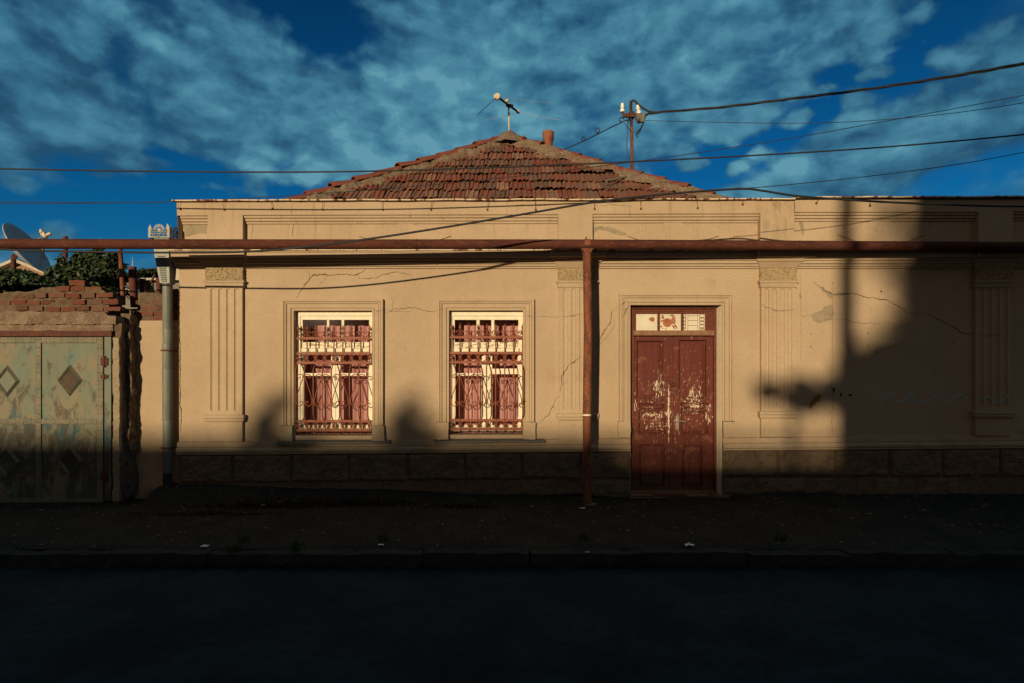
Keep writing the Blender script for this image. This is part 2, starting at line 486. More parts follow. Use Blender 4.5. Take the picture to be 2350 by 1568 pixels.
M['concrete'] = material('old_concrete', lambda t, p: (t.mix(t.step(t.noise(p, 60, 3, .6), .60, .68), t.mix(t.step(t.noise(p, 6, 6, .65), .4, .62), (0.215, 0.155, 0.105), (0.145, 0.100, 0.068)), (0.32, 0.25, 0.175)), t.bump(t.noise(p, 40, 5, .7), .7, .012)), 0.95, 0.1)
M['tile'] = material('clay_roof_tile', lambda t, p: (t.mix(t.math('MULTIPLY', t.step(t.noise(p, 9.5, 4, .68), .49, .60), .72),
            t.ramp(t.node('ShaderNodeNewGeometry').outputs['Random Per Island'], [(0, (0.175, 0.042, 0.026)), (0.2, (0.215, 0.066, 0.040)), (0.36, (0.160, 0.080, 0.054)), (0.5, (0.190, 0.052, 0.032)), (0.66, (0.285, 0.140, 0.085)), (0.78, (0.165, 0.056, 0.036)), (0.9, (0.135, 0.070, 0.048)), (1, (0.225, 0.080, 0.048))]), (0.130, 0.102, 0.074)),
            t.bump(t.noise(p, 60, 4, .7), .5, .006)), 0.9, 0.15)
M['dark_tile'] = material('mossy_tile_bed', f_noise((0.06, 0.036, 0.026), (0.04, 0.026, 0.02), 9, 0.004), 0.95, 0.05)
M['ridge'] = material('clay_hip_tile', f_noise((0.205, 0.058, 0.036), (0.155, 0.047, 0.032), 7, 0.004, fine=(0.15, 0.075, 0.052)), 0.85, 0.15)
M['clay_pot'] = material('clay_flue', f_noise((0.26, 0.10, 0.055), (0.17, 0.045, 0.03), 8, 0.003), 0.8, 0.2)
M['galv'] = material('galvanised_steel', f_noise((0.55, 0.47, 0.34), (0.47, 0.38, 0.26), 20, 0.001), 0.5, 0.4)
M['porcelain'] = material('white_porcelain', f_flat((0.80, 0.78, 0.70)), 0.25, 0.6)
M['rag'] = material('grey_tape', f_noise((0.20, 0.18, 0.15), (0.11, 0.10, 0.09), 20, 0.01), 0.9, 0.1)
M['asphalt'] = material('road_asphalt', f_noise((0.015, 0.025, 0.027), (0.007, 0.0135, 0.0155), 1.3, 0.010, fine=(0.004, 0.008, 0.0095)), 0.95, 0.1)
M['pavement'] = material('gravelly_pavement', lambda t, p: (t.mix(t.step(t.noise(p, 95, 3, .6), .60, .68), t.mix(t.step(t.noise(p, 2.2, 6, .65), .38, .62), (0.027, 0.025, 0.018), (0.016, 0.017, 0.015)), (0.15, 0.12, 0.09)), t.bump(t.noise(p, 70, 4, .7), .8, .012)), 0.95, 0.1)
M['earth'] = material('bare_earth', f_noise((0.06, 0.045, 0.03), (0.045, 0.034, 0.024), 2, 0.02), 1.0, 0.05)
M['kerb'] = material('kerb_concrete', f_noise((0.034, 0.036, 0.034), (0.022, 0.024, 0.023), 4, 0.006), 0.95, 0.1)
M['leaf'] = material('vine_leaf', lambda t, p: t.ramp(t.node('ShaderNodeNewGeometry').outputs['Random Per Island'], [(0, (0.012, 0.028, 0.009)), (0.5, (0.022, 0.042, 0.012)), (0.86, (0.036, 0.052, 0.015)), (1, (0.080, 0.080, 0.024))]), 0.55, 0.35)
M['far_leaf'] = material('far_tree_leaf', lambda t, p: t.ramp(t.node('ShaderNodeNewGeometry').outputs['Random Per Island'], [(0, (0.018, 0.034, 0.016)), (1, (0.045, 0.060, 0.026))]), 0.8, 0.1)
M['bark'] = material('bark', f_noise((0.07, 0.05, 0.035), (0.045, 0.034, 0.025), 10, 0.01), 0.95, 0.1)
M['dead_leaf'] = material('dead_leaves', lambda t, p: t.ramp(t.node('ShaderNodeNewGeometry').outputs['Random Per Island'], [(0, (0.016, 0.010, 0.006)), (1, (0.042, 0.022, 0.012))]), 0.9, 0.1)
M['dish'] = material('satellite_dish_paint', f_noise((0.42, 0.42, 0.42), (0.36, 0.36, 0.37), 6, 0.001), 0.5, 0.3)
M['paper'] = material('litter_paper', f_flat((0.62, 0.62, 0.62)), 0.8, 0.2)
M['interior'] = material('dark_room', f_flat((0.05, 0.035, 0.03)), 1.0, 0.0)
M['curtain'] = material('pink_curtain', lambda t, p: (t.mix(t.step(t.noise(t.scale(p, (16, 4, .6)), 1, 5, .7), .40, .62), (0.56, 0.300, 0.285), (0.43, 0.215, 0.205)), None), 0.9, 0.1)
M['frosted'] = material('frosted_glass', f_noise((0.62, 0.565, 0.43), (0.55, 0.49, 0.36), 5, 0.001, fine=(0.5, .44, .31)), 0.35, 0.4)
M['fruit'] = material('painted_fruit', f_noise((0.30, 0.085, 0.040), (0.38, 0.16, 0.085), 14, 0.0), 0.6, 0.2)
M['motif'] = material('painted_lattice', f_flat((0.24, 0.13, 0.085)), 0.6, 0.2)
M['brass'] = material('worn_steel_handle', f_flat((0.42, 0.36, 0.28)), 0.35, 0.5, 0.6)
M['roof_metal'] = material('old_sheet_roof', f_noise((0.17, 0.10, 0.075), (0.12, 0.07, 0.055), 3, 0.004), 0.7, 0.2)
M['far_wall'] = material('far_plaster', f_noise((0.33, 0.21, 0.13), (0.27, 0.17, 0.11), 2, 0.01), 0.95, 0.1)
M['grey_wall'] = material('grey_shed_board', f_noise((0.215, 0.19, 0.15), (0.18, 0.16, 0.13), 2, 0.01), 0.9, 0.1)
M['pale_sheet'] = material('pale_roof_sheet', f_noise((0.50, 0.44, 0.34), (0.42, 0.36, 0.28), 3, 0.004), 0.7, 0.2)
M['hill'] = material('dry_hillside', f_noise((0.10, 0.095, 0.05), (0.06, 0.07, 0.035), .1, 0.2), 1.0, 0.0)
M['ochre'] = material('ochre_spray_paint', f_flat((0.26, 0.115, 0.022)), 0.7, 0.2)
M['blue_spray'] = material('blue_spray_paint', lambda t, p: t.mix(t.step(t.noise(p, 30, 4, .6), .44, .66), (0.26, 0.46, 0.50), (0.36, 0.30, 0.21)), 0.8, 0.1)
M['tile_red'] = material('red_step_tile', f_noise((0.16, 0.040, 0.026), (0.11, 0.03, 0.02), 10, 0.001), 0.6, 0.3)
M['tile_buff'] = material('buff_step_tile', f_noise((0.30, 0.16, 0.075), (0.24, 0.13, 0.065), 10, 0.001), 0.6, 0.3)


def f_door(t, p):
    sp = t.node('ShaderNodeSeparateXYZ', {0: p}); z = sp.outputs[2]
    grain = t.noise(t.scale(p, (26, 26, 1.6)), 1.0, 6, 0.7)
    c = t.mix(t.step(grain, 0.36, 0.64), (0.118, 0.026, 0.0165), (0.090, 0.0205, 0.0138))
    # sun-bleached and bare wood patches around the lock rail and at the bottom
    mid = t.math('MULTIPLY', t.step(z, 0.30, 0.55), t.step(z, 1.35, 0.95))
    bare = t.math('ADD', t.step(t.noise(p, 5.5, 5, .7), .50, .64, 0, .5), t.math('MULTIPLY', mid, .12))
    c = t.mix(t.math('MULTIPLY', t.step(t.math('ADD', bare, t.math('MULTIPLY', grain, .5)), .50, .82), .42), c, (0.235, 0.100, 0.052))
    low = t.step(t.math('ADD', z, t.math('MULTIPLY', t.noise(t.scale(p, (18, 18, 1.2)), 1, 4, .7), .5)), .68, .30)
    c = t.mix(t.math('MULTIPLY', low, .65), c, (0.135, 0.085, 0.055))
    # flaked paint: pale primer showing
    fl = t.noise(t.scale(p, (62, 62, 17)), 1.0, 6, 0.66)
    band = t.math('MULTIPLY', t.step(z, 0.62, 1.15), t.step(z, 2.00, 1.30))
    xx = sp.outputs[0]
    def spot(cx, cz, rx, rz): return t.step(t.math('SQRT', t.math('ADD', t.math('POWER', t.math('DIVIDE', t.math('SUBTRACT', xx, cx), rx), 2.0), t.math('POWER', t.math('DIVIDE', t.math('SUBTRACT', z, cz), rz), 2.0))), 1.2, .3)
    worn = t.math('ADD', t.math('ADD', spot(2.55, 1.34, .13, .26), spot(2.05, 1.50, .10, .22)), t.math('ADD', spot(2.185, 1.15, .020, .55), t.math('MULTIPLY', spot(2.00, .98, .24, .12), t.step(t.noise(t.scale(p, (3, 3, 40)), 1.0, 3, .5), .42, .60))))
    worn = t.math('ADD', worn, t.math('MULTIPLY', spot(2.185, 1.10, .010, .52), .9))
    worn = t.math('ADD', worn, t.math('ADD', t.math('ADD', spot(1.70, 1.3, .03, .6), spot(2.02, 1.12, .30, .05)), t.math('ADD', spot(2.74, 1.1, .05, .2), t.math('MULTIPLY', spot(2.2, 1.2, .75, .8), .35))))
    thr = t.math('SUBTRACT', .682, t.math('ADD', t.math('MULTIPLY', band, .03), t.math('MULTIPLY', worn, .098)))
    chips = t.math('GREATER_THAN', fl, thr)
    c = t.mix(t.math('MULTIPLY', chips, .88), c, (0.66, 0.52, 0.36))
    return c, t.bump(t.math('SUBTRACT', grain, chips), .5, .003)


M['door'] = material('flaking_red_brown_paint', f_door, 0.75, 0.25)
M['door_frame'] = material('dark_red_brown_frame', f_noise((0.110, 0.027, 0.016), (0.078, 0.019, 0.013), 14, 0.002, fine=(0.20, .075, .035)), 0.75, 0.2)
M['pale_wood'] = material('weathered_rail_wood', f_noise((0.27, 0.15, 0.085), (0.20, 0.10, 0.06), 18, 0.002), 0.85, 0.15)


def f_gate(t, p):
    a = t.noise(t.scale(p, (2.2, 2.2, 1.0)), 1.6, 6, .68, .6)
    b = t.noise(t.scale(p, (7, 7, 1.6), rot=(0, .35, 0)), 1.3, 6, .72, .8)
    z = t.node('ShaderNodeSeparateXYZ', {0: p}).outputs[2]
    c = t.mix(t.step(a, .36, .62), (0.195, 0.158, 0.098), (0.135, 0.150, 0.105))
    c = t.mix(t.math('MULTIPLY', t.step(b, .50, .68), .75), c, (0.080, 0.165, 0.140))
    c = t.mix(t.math('MULTIPLY', t.step(t.noise(t.scale(p, (14, 14, 2.0), (2, 2, 2), (0, .5, 0)), 1.2, 6, .75, 1.2), .54, .66), .55), c, (0.09, 0.20, 0.175))
    drk = t.noise(t.scale(p, (5, 5, 2.4), (4, 1, 2)), 1.3, 7, .74, .5)
    m = t.math('ADD', drk, t.math('MULTIPLY', t.step(z, 1.9, .5), .17))
    c = t.mix(t.math('MULTIPLY', t.step(m, .55, .70), .85), c, (0.060, 0.046, 0.032))
    teal = t.math('ADD', t.noise(t.scale(p, (4, 4, 1.8), (9, 3, 7)), 1.2, 6, .7, .5), t.math('MULTIPLY', t.step(t.math('ABSOLUTE', t.math('SUBTRACT', z, .95)), .45, .05), .08))
    c = t.mix(t.math('MULTIPLY', t.step(teal, .58, .72), .8), c, (0.020, 0.085, 0.105))
    return c, t.bump(b, .25, .003)


M['gate'] = material('weathered_green_gate_paint', f_gate, 0.7, 0.25)


def make_glass():
    m = bpy.data.materials.new('window_glass')
    m.use_nodes = True
    t = Net(m.node_tree)
    tr = t.node('ShaderNodeBsdfTransparent', {'Color': (0.92, 0.90, 0.88)})
    gl = t.node('ShaderNodeBsdfGlossy', {'Color': (0.9, 0.9, 0.9), 'Roughness': 0.04})
    fr = t.node('ShaderNodeFresnel', {'IOR': 1.45})
    mx = t.node('ShaderNodeMixShader', {0: fr.outputs[0], 1: tr.outputs[0], 2: gl.outputs[0]})
    t.node('ShaderNodeOutputMaterial', {'Surface': mx.outputs[0]})
    return m


M['glass'] = make_glass()

# ------------------------------------------------------------------ ground, road, kerb, pavement
KY = -2.65                                     # front face of the kerb
ROAD_Z = -0.125
gm = MB(); gm.quad((-260, -260, -0.16), (260, -260, -0.16), (260, 260, -0.16), (-260, 260, -0.16))
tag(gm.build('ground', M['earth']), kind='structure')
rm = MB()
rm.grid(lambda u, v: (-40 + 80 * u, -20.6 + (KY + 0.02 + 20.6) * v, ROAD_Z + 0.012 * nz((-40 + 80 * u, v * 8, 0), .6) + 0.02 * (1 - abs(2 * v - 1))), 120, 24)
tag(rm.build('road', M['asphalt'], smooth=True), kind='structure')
km = MB()
x = -30.0
while x < 30:
    L = random.uniform(.92, 1.04)
    a, b = x + .006, x + L - .006
    j = random.uniform(-.012, .012); dz = random.uniform(-.012, .008)
    km.rough(a, b, KY + j, KY + .16 + j, ROAD_Z - .1, -.004 + dz, .06, .018, 6, x)
    x += L
tag(km.build('kerb', M['kerb']), kind='structure')


def pave_z(x, y):
    """height of the trodden earth pavement; it banks up against the left part of the plinth"""
    t = min(1, max(0, (y - KY) / (-KY)))
    dip = -.055 * min(1, max(0, (-4.7 - x) / .25)) * min(1, max(0, (y + 1.1) / .6))
    bank = .165 * max(0, 1 - max(0, (x + 4.3)) / 5.3) if x > -4.75 else 0.0
    near = min(1, max(0, (y + .62) / .5)); near = near * near * (3 - 2 * near)
    return .012 + dip + .02 * nz((x, y, 0), .9) + .008 * nz((x, y, 0), 4) + bank * near * (1 - .25 * nz((x, y, 2), 1.5)) + (.035 * near if x > 3.0 else 0)


pm = MB()
pm.grid(lambda u, v: (-16 + 32 * u, KY + .14 + (-KY + .06) * v, pave_z(-16 + 32 * u, KY + .14 + (-KY + .06) * v) - (.02 if v == 0 else 0)), 420, 44)
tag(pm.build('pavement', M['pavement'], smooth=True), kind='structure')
fm = MB()
fm.rough(-30, 30, -20.75, -20.6, ROAD_Z - .1, 0, .4, .008, 3, 9)
fm.box(-30, 30, -50.6, -20.75, -.14, -.01)
tag(fm.build('pavement', M['kerb']), kind='structure')

# ------------------------------------------------------------------ the house
house = thing('house', (0, 0, 0), 'single-storey ochre plaster house with fluted pilasters, two barred windows and a flaking red-brown double door', 'house')
XL, XR = PX(411), 9.4
ZB, ZC = 0.0, PZ(598)                          # foot of the wall, height where the parapet starts
W1 = (PX(675), PX(855), PZ(1000), PZ(713.5))
W2 = (PX(1030.5), PX(1200), PZ(998), PZ(713))
DR = (PX(1446), PX(1656), 0.0, PZ(700.5))
wm = MB()
wm.wall(XL, XR, ZB, ZC, 0.0, [(*W1, .30, False), (*W2, .30, False), (*DR, .34, False)])
# other sides of the building
wm.quad((XL, 0, ZB), (XL, 0, ZC), (XL, 8.2, ZC), (XL, 8.2, ZB))
wm.quad((XR, 0, ZB), (XR, 8.2, ZB), (XR, 8.2, ZC), (XR, 0, ZC))
wm.quad((XL, 8.2, ZB), (XL, 8.2, ZC), (XR, 8.2, ZC), (XR, 8.2, ZB))
wm.build('wall', M['plaster'], house)

# parapet: sunk panels with a stepped moulding along their top edge
pz = MB()
PT = 463.0
def par_lift(x): return .030 * (x - XL) / (PX(2350) - XL)
pan = [(403, 477, 495), (557, 1281, 494), (1360, 1745, 493), (1822.5, 2245.5, 490), (2325, 2460, 489)]
holes = [(PX(a) if a > 410 else XL + .001, PX(b), PZ(566), PZ(t), .085, True) for a, b, t in pan]
pz.wall(XL, XR, ZC, PZ(PT), 0.0, holes)
for (a, b, c, e, dp, bk) in holes:
    for i, (z0, z1, p) in enumerate([(0, .034, .064), (.034, .072, .042), (.072, .104, .020)]):
        pz.bbox(a + .001, b - .001, dp - p, dp + .01, e - z1 + .0005, e - z0 - .0005, .004)
for (cx, cz, hw, hh) in [(927, 540, 109, 35), (1548, 540, 108, 38), (2031, 538, 102, 40)]:
    x0, z0 = PX(cx), PZ(cz); hx, hz = hw / 168, hh / 168
    o = [(x0 - hx, .0835, z0), (x0, .0835, z0 - hz), (x0 + hx, .0835, z0), (x0, .0835, z0 + hz)]
    n = [(x0 - hx * .96, .062, z0), (x0, .062, z0 - hz * .93), (x0 + hx * .96, .062, z0), (x0, .076, z0 + hz * .96)]
    pz.loft([o, n], True, True)
pz.box(XL, XR, .27, .30, ZC, PZ(PT))
pz.quad((XL, 0, ZC), (XL, 0, PZ(PT)), (XL, .3, PZ(PT)), (XL, .3, ZC))
for v in pz.v:
    if v.z > ZC + .01:
        v.z += par_lift(v.x) * (v.z - ZC) / (PZ(PT) - ZC)
        if v.x < XL + .01 and v.y < .02: v.x -= .035 * (v.z - ZC) / (PZ(PT) - ZC)
pz.build('parapet', M['plaster'], house)
cap = MB()
capz = lambda x: PZ(PT) + par_lift(x)
def wavy(x): return .008 * nz((x, 0, 0), 1.7) + .004 * nz((x, 3, 0), 6)
SEAM = PX(1822)
for (a, b, dz) in ((XL - .07, SEAM, 0.0), (SEAM + .003, XR, .022)):
    n = int((b - a) / .08)
    rings = []
    for i in range(n + 1):
        xx = a + (b - a) * i / n; z = capz(xx) + dz + wavy(xx); f = .055 + .012 * nz((xx, 7, 0), 3)
        rings.append([(xx, -f, z - .004), (xx, -f, z + .012), (xx, .36, z + .035), (xx, .36, z + .019)])
    cap.loft(rings, True, True)
cap.build('roof_flashing', M['flashing'], house)

# entablature: the cornice under the flashing
def rows(lst): return [(PZ(y, -p), p) for y, p in lst]
corn = rows([(570, .0), (573, .165), (578, .165), (579.5, .15), (590.5, .145), (592, .115), (597, .11), (598.5, .088), (604, .082), (607, .058), (611, .052), (612.5, .030), (616, .026), (617, .0)])
cm = MB()
cm.run(XL - .03, XR, corn)
RES = [(451, 575, .045), (1261, 1386, .045), (1727, 1858, .045), (2222, 2342, .045)]
for a, b, e in RES:
    cm.run(PX(a), PX(b), corn[:6] + [(corn[5][0] - .001, 0.0)], 0, e)
cm.build('cornice', M['moulding'], house)
fl = MB()
n = 160
rr = []
for i in range(n + 1):
    xx = XL - .05 + (XR - XL + .05) * i / n
    out = .185 + (.045 if any(PX(a) - .02 < xx < PX(b) + .02 for a, b, e in RES) else 0) + .004 * nz((xx, 0, 0), 5)
    dz = .006 * nz((xx, 5, 0), 2.2)
    zf = PZ(572.0, -.18) + dz
    rr.append([(xx, -out, zf - .018), (xx, -out, zf), (xx, -.003, zf + .035), (xx, -.003, zf + .012)])
fl.loft(rr, True, True)
fl.build('cornice_flashing', M['flashing'], house)

# pilasters
def pilaster(xl, xr, capx, baserow, foot, z0px=1002, hide=False):
    q = .05
    a, b = PX(xl, -q), PX(xr, -q)
    zt, zb = PZ(644, -q), PZ(foot, -q)
    ft, fb = PZ(663, -q), PZ(baserow - 9, -q)
    m = MB()
    w = b - a; fw = .056; gap = (w - 4 * fw) / 5
    prof = [(a, 0.01), (a, -q)]
    x = a
    for k in range(4):
        x += gap if k else gap * 1.0
        prof += [(x, -q), (x + .004, -q + .014), (x + fw * .5, -q + .020), (x + fw - .004, -q + .014), (x + fw, -q)]
        x += fw
    prof += [(b, -q), (b, 0.01)]
    m.loft([[(px, py, fb) for px, py in prof], [(px, py, ft) for px, py in prof]], False, False)
    m.box(a, b, -q, .01, ft, zt); m.box(a, b, -q, .01, zb, fb)
    s = m.build('pilaster', M['moulding'], house)
    c = MB()
    c.wrap(a, b, q, [(PZ(661, -q), .0), (PZ(660, -q), .012), (PZ(655, -q), .022), (PZ(652.5, -q), .024), (PZ(652, -q), .014), (PZ(650.5, -q), .016), (PZ(650, -q), .030), (PZ(645.5, -q), .038), (PZ(644.2, -q), .03)])
    e = .05
    zl, zh = PZ(614, -.06), PZ(590.5, -.11)
    H = zh - zl
    c.wrap(a - .012, b + .012, q + .004, [(zl, 0), (zl + .012, .012), (zl + .022, .012), (zl + .03, .022), (zl + .07, .05), (zl + .075, .064), (zl + H * .8, .078), (zl + H * .82, .092), (zh, .095)])
    c.build('capital', M['moulding'], s)
    r = MB()
    z0, z1 = PZ(644, -q) + .004, zl - .003
    a2, b2 = a - .012, b + .012
    def rf(u, v):
        xx, zz = a2 + (b2 - a2) * u, z0 + (z1 - z0) * v
        edge = min(u, 1 - u, v * .5, (1 - v) * .5)
        d = abs(nz((xx, 0, zz), 42, xl)) * .030 + nz((xx, 1, zz), 85, xl) * .012
        return (xx + (.006 * nz((xx, 0, zz), 60) if u in (0, 1) else 0), -q - .008 - d, zz)
    r.grid(rf, 52, 20)
    def sd(xs):
        def f(u, v):
            zz = z0 + (z1 - z0) * v; yy = .01 - (q + .018) * u
            return (xs + (nz((xs, yy, zz), 50, 3) * .012 if 0 < u else 0), yy, zz)
        return f
    r.grid(sd(a2), 4, 20); r.grid(sd(b2), 4, 20)
    r.build('capital_panel', M['roughcast'], s)
    k = MB()
    kz1, kz0 = PZ(baserow, -q), PZ(baserow + 17, -q)
    h = kz1 - kz0
    k.wrap(a, b, q, [(kz0, .0), (kz0 + .006, .018), (kz0 + h * .3, .030), (kz0 + h * .48, .030), (kz0 + h * .52, .018), (kz0 + h * .56, .034), (kz1 - .004, .034), (kz1, .02)])
    k.build('pilaster_base', M['moulding'], s)
    return s


pilaster(474.5, 556, None, 952, 1014)
pilaster(1283, 1367, None, 949, 1010)
pilaster(1747, 1826, None, 944, 1003)
pilaster(2239, 2321, None, 943, 1000)

# string course and rock-faced plinth (both climb a little to the right)
slope = 15.5 / 168
sl = lambda x: slope * (x - PX(411)) / (PX(2350) - PX(411))
srow = [(PZ(y, -p), p) for y, p in [(1014, .0), (1016, .030), (1026.5, .036), (1028, .030), (1029, .052), (1034, .066), (1039, .064), (1040.5, .05), (1041.5, .05), (1044, .052), (1045, .0)]]
for (a, b) in ((XL - .01, DR[0] - .004), (DR[1] + .004, XR)):
    st = MB(); st.run(a, b, [(z + sl(a), p) for z, p in srow], sl(b) - sl(a))
    st.build('string_course', M['moulding'], house)

pl = MB()
def block(x0, x1, z0, z1, seed, dep=.045):
    nu, nv = max(3, int((x1 - x0) / .022)), max(3, int((z1 - z0) / .022))
    def f(u, v):
        xx, zz = x0 + (x1 - x0) * u, z0 + (z1 - z0) * v
        e = min(u * (x1 - x0), (1 - u) * (x1 - x0), v * (z1 - z0), (1 - v) * (z1 - z0))
        lift = min(1, e / .035); lift = lift ** .5
        d = (.026 + .020 * nz((xx, 0, zz), 4, seed) + .016 * nz((xx, 0, zz), 13, seed) + .012 * nz((xx, 0, zz), 34, seed)) * lift
        jx = .012 * nz((xx, 5, zz), 7, seed); jz = .012 * nz((xx, 9, zz), 7, seed)
        return (xx + jx, -.012 - max(0, d) - (dep - .03), zz + jz)
    pl.grid(f, nu, nv)
zt = lambda px: PZ(1044.5) + sl(PX(px))
jl = [413, 536, 671, 803, 937, 1068, 1197, 1331, 1447]
for i in range(len(jl) - 1):
    block(PX(jl[i]) + .012, PX(jl[i + 1]) - .012, PZ(1108 - i * 1.6), zt(jl[i]) - .004, i * 3.1)
low = [(1195, 1262), (1330, 1447)]
for i, (a, b) in enumerate(low): block(PX(a) + .02, PX(b) - .015, PZ(1134), PZ(1102), 30 + i)
pl.build('plinth', M['stone'], house); pl = MB()
jr = [1657, 1784.5, 1914, 2038, 2159, 2290, 2420, 2550, 2680]
for i in range(len(jr) - 1):
    block(PX(jr[i]) + .012, PX(jr[i + 1]) - .012, PZ(1093), zt(jr[i]) - .004, 50 + i * 2.3)
for i, (a, b) in enumerate([(1657, 1723), (1732, 1848), (1864, 1918), (2000, 2060), (2115, 2195)]):
    block(PX(a) + .012, PX(b) - .01, PZ(1132 + (4 if i > 2 else 0)), PZ(1097), 80 + i)
pl.build('plinth', M['stone'], house)
for (a, b) in ((XL, DR[0] - .003), (DR[1] + .003, XR)):
    pj = MB()
    nn = int((b - a) / .05)
    pj.grid(lambda u, v: (a + (b - a) * u, -.012 - .012 * abs(nz((a + (b - a) * u, v, 0), 5)) - (.03 * (1 - v) ** 2), -.05 + (PZ(1044.8) + sl(a + (b - a) * u) + .05) * v), nn, 12)
    pj.build('plinth_mortar', M['mortar'], house)

# window and door surrounds
sur = [(.0, .004), (.0, .020), (.026, .022), (.029, .012), (.034, .012), (.037, .030), (.083, .034), (.086, .024), (.091, .024), (.094, .042), (.112, .048), (.116, .040), (.120, .040), (.124, .056), (.152, .056), (.155, .044), (.155, -.01)]
def surround(o, zb, zblock):
    m = MB()
    m.frame(o[0], o[1], zblock, o[3], sur)
    q = m.build('opening_surround', M['moulding'], house)
    for sx, xa in ((-1, o[0]), (1, o[1])):
        k = MB()
        x0, x1 = (xa - .172, xa - .003) if sx < 0 else (xa + .003, xa + .172)
        k.rough(x0, x1, -.062, .01, zb, zblock - .006, .04, .009, 6, xa * 3)
        k.build('surround_foot', M['bare_plaster'] if o is W1 else M['moulding'], q)
    return q
surround(W1, PZ(1012), PZ(975))
surround(W2, PZ(1008), PZ(968))
surround(DR, PZ(1004), PZ(966))


def spiral(cx, cz, r, turn, start, hand=1, y=0, n=12):
    return [(cx + r * (1 - .72 * i / n) * math.cos(start + hand * turn * i / n), y, cz + r * (1 - .72 * i / n) * math.sin(start + hand * turn * i / n)) for i in range(n + 1)]


def grille_holder(x, z):
    o = bpy.data.objects.new('window_grille', None); C.objects.link(o); o.parent = house; o.empty_display_size = .1
    return o


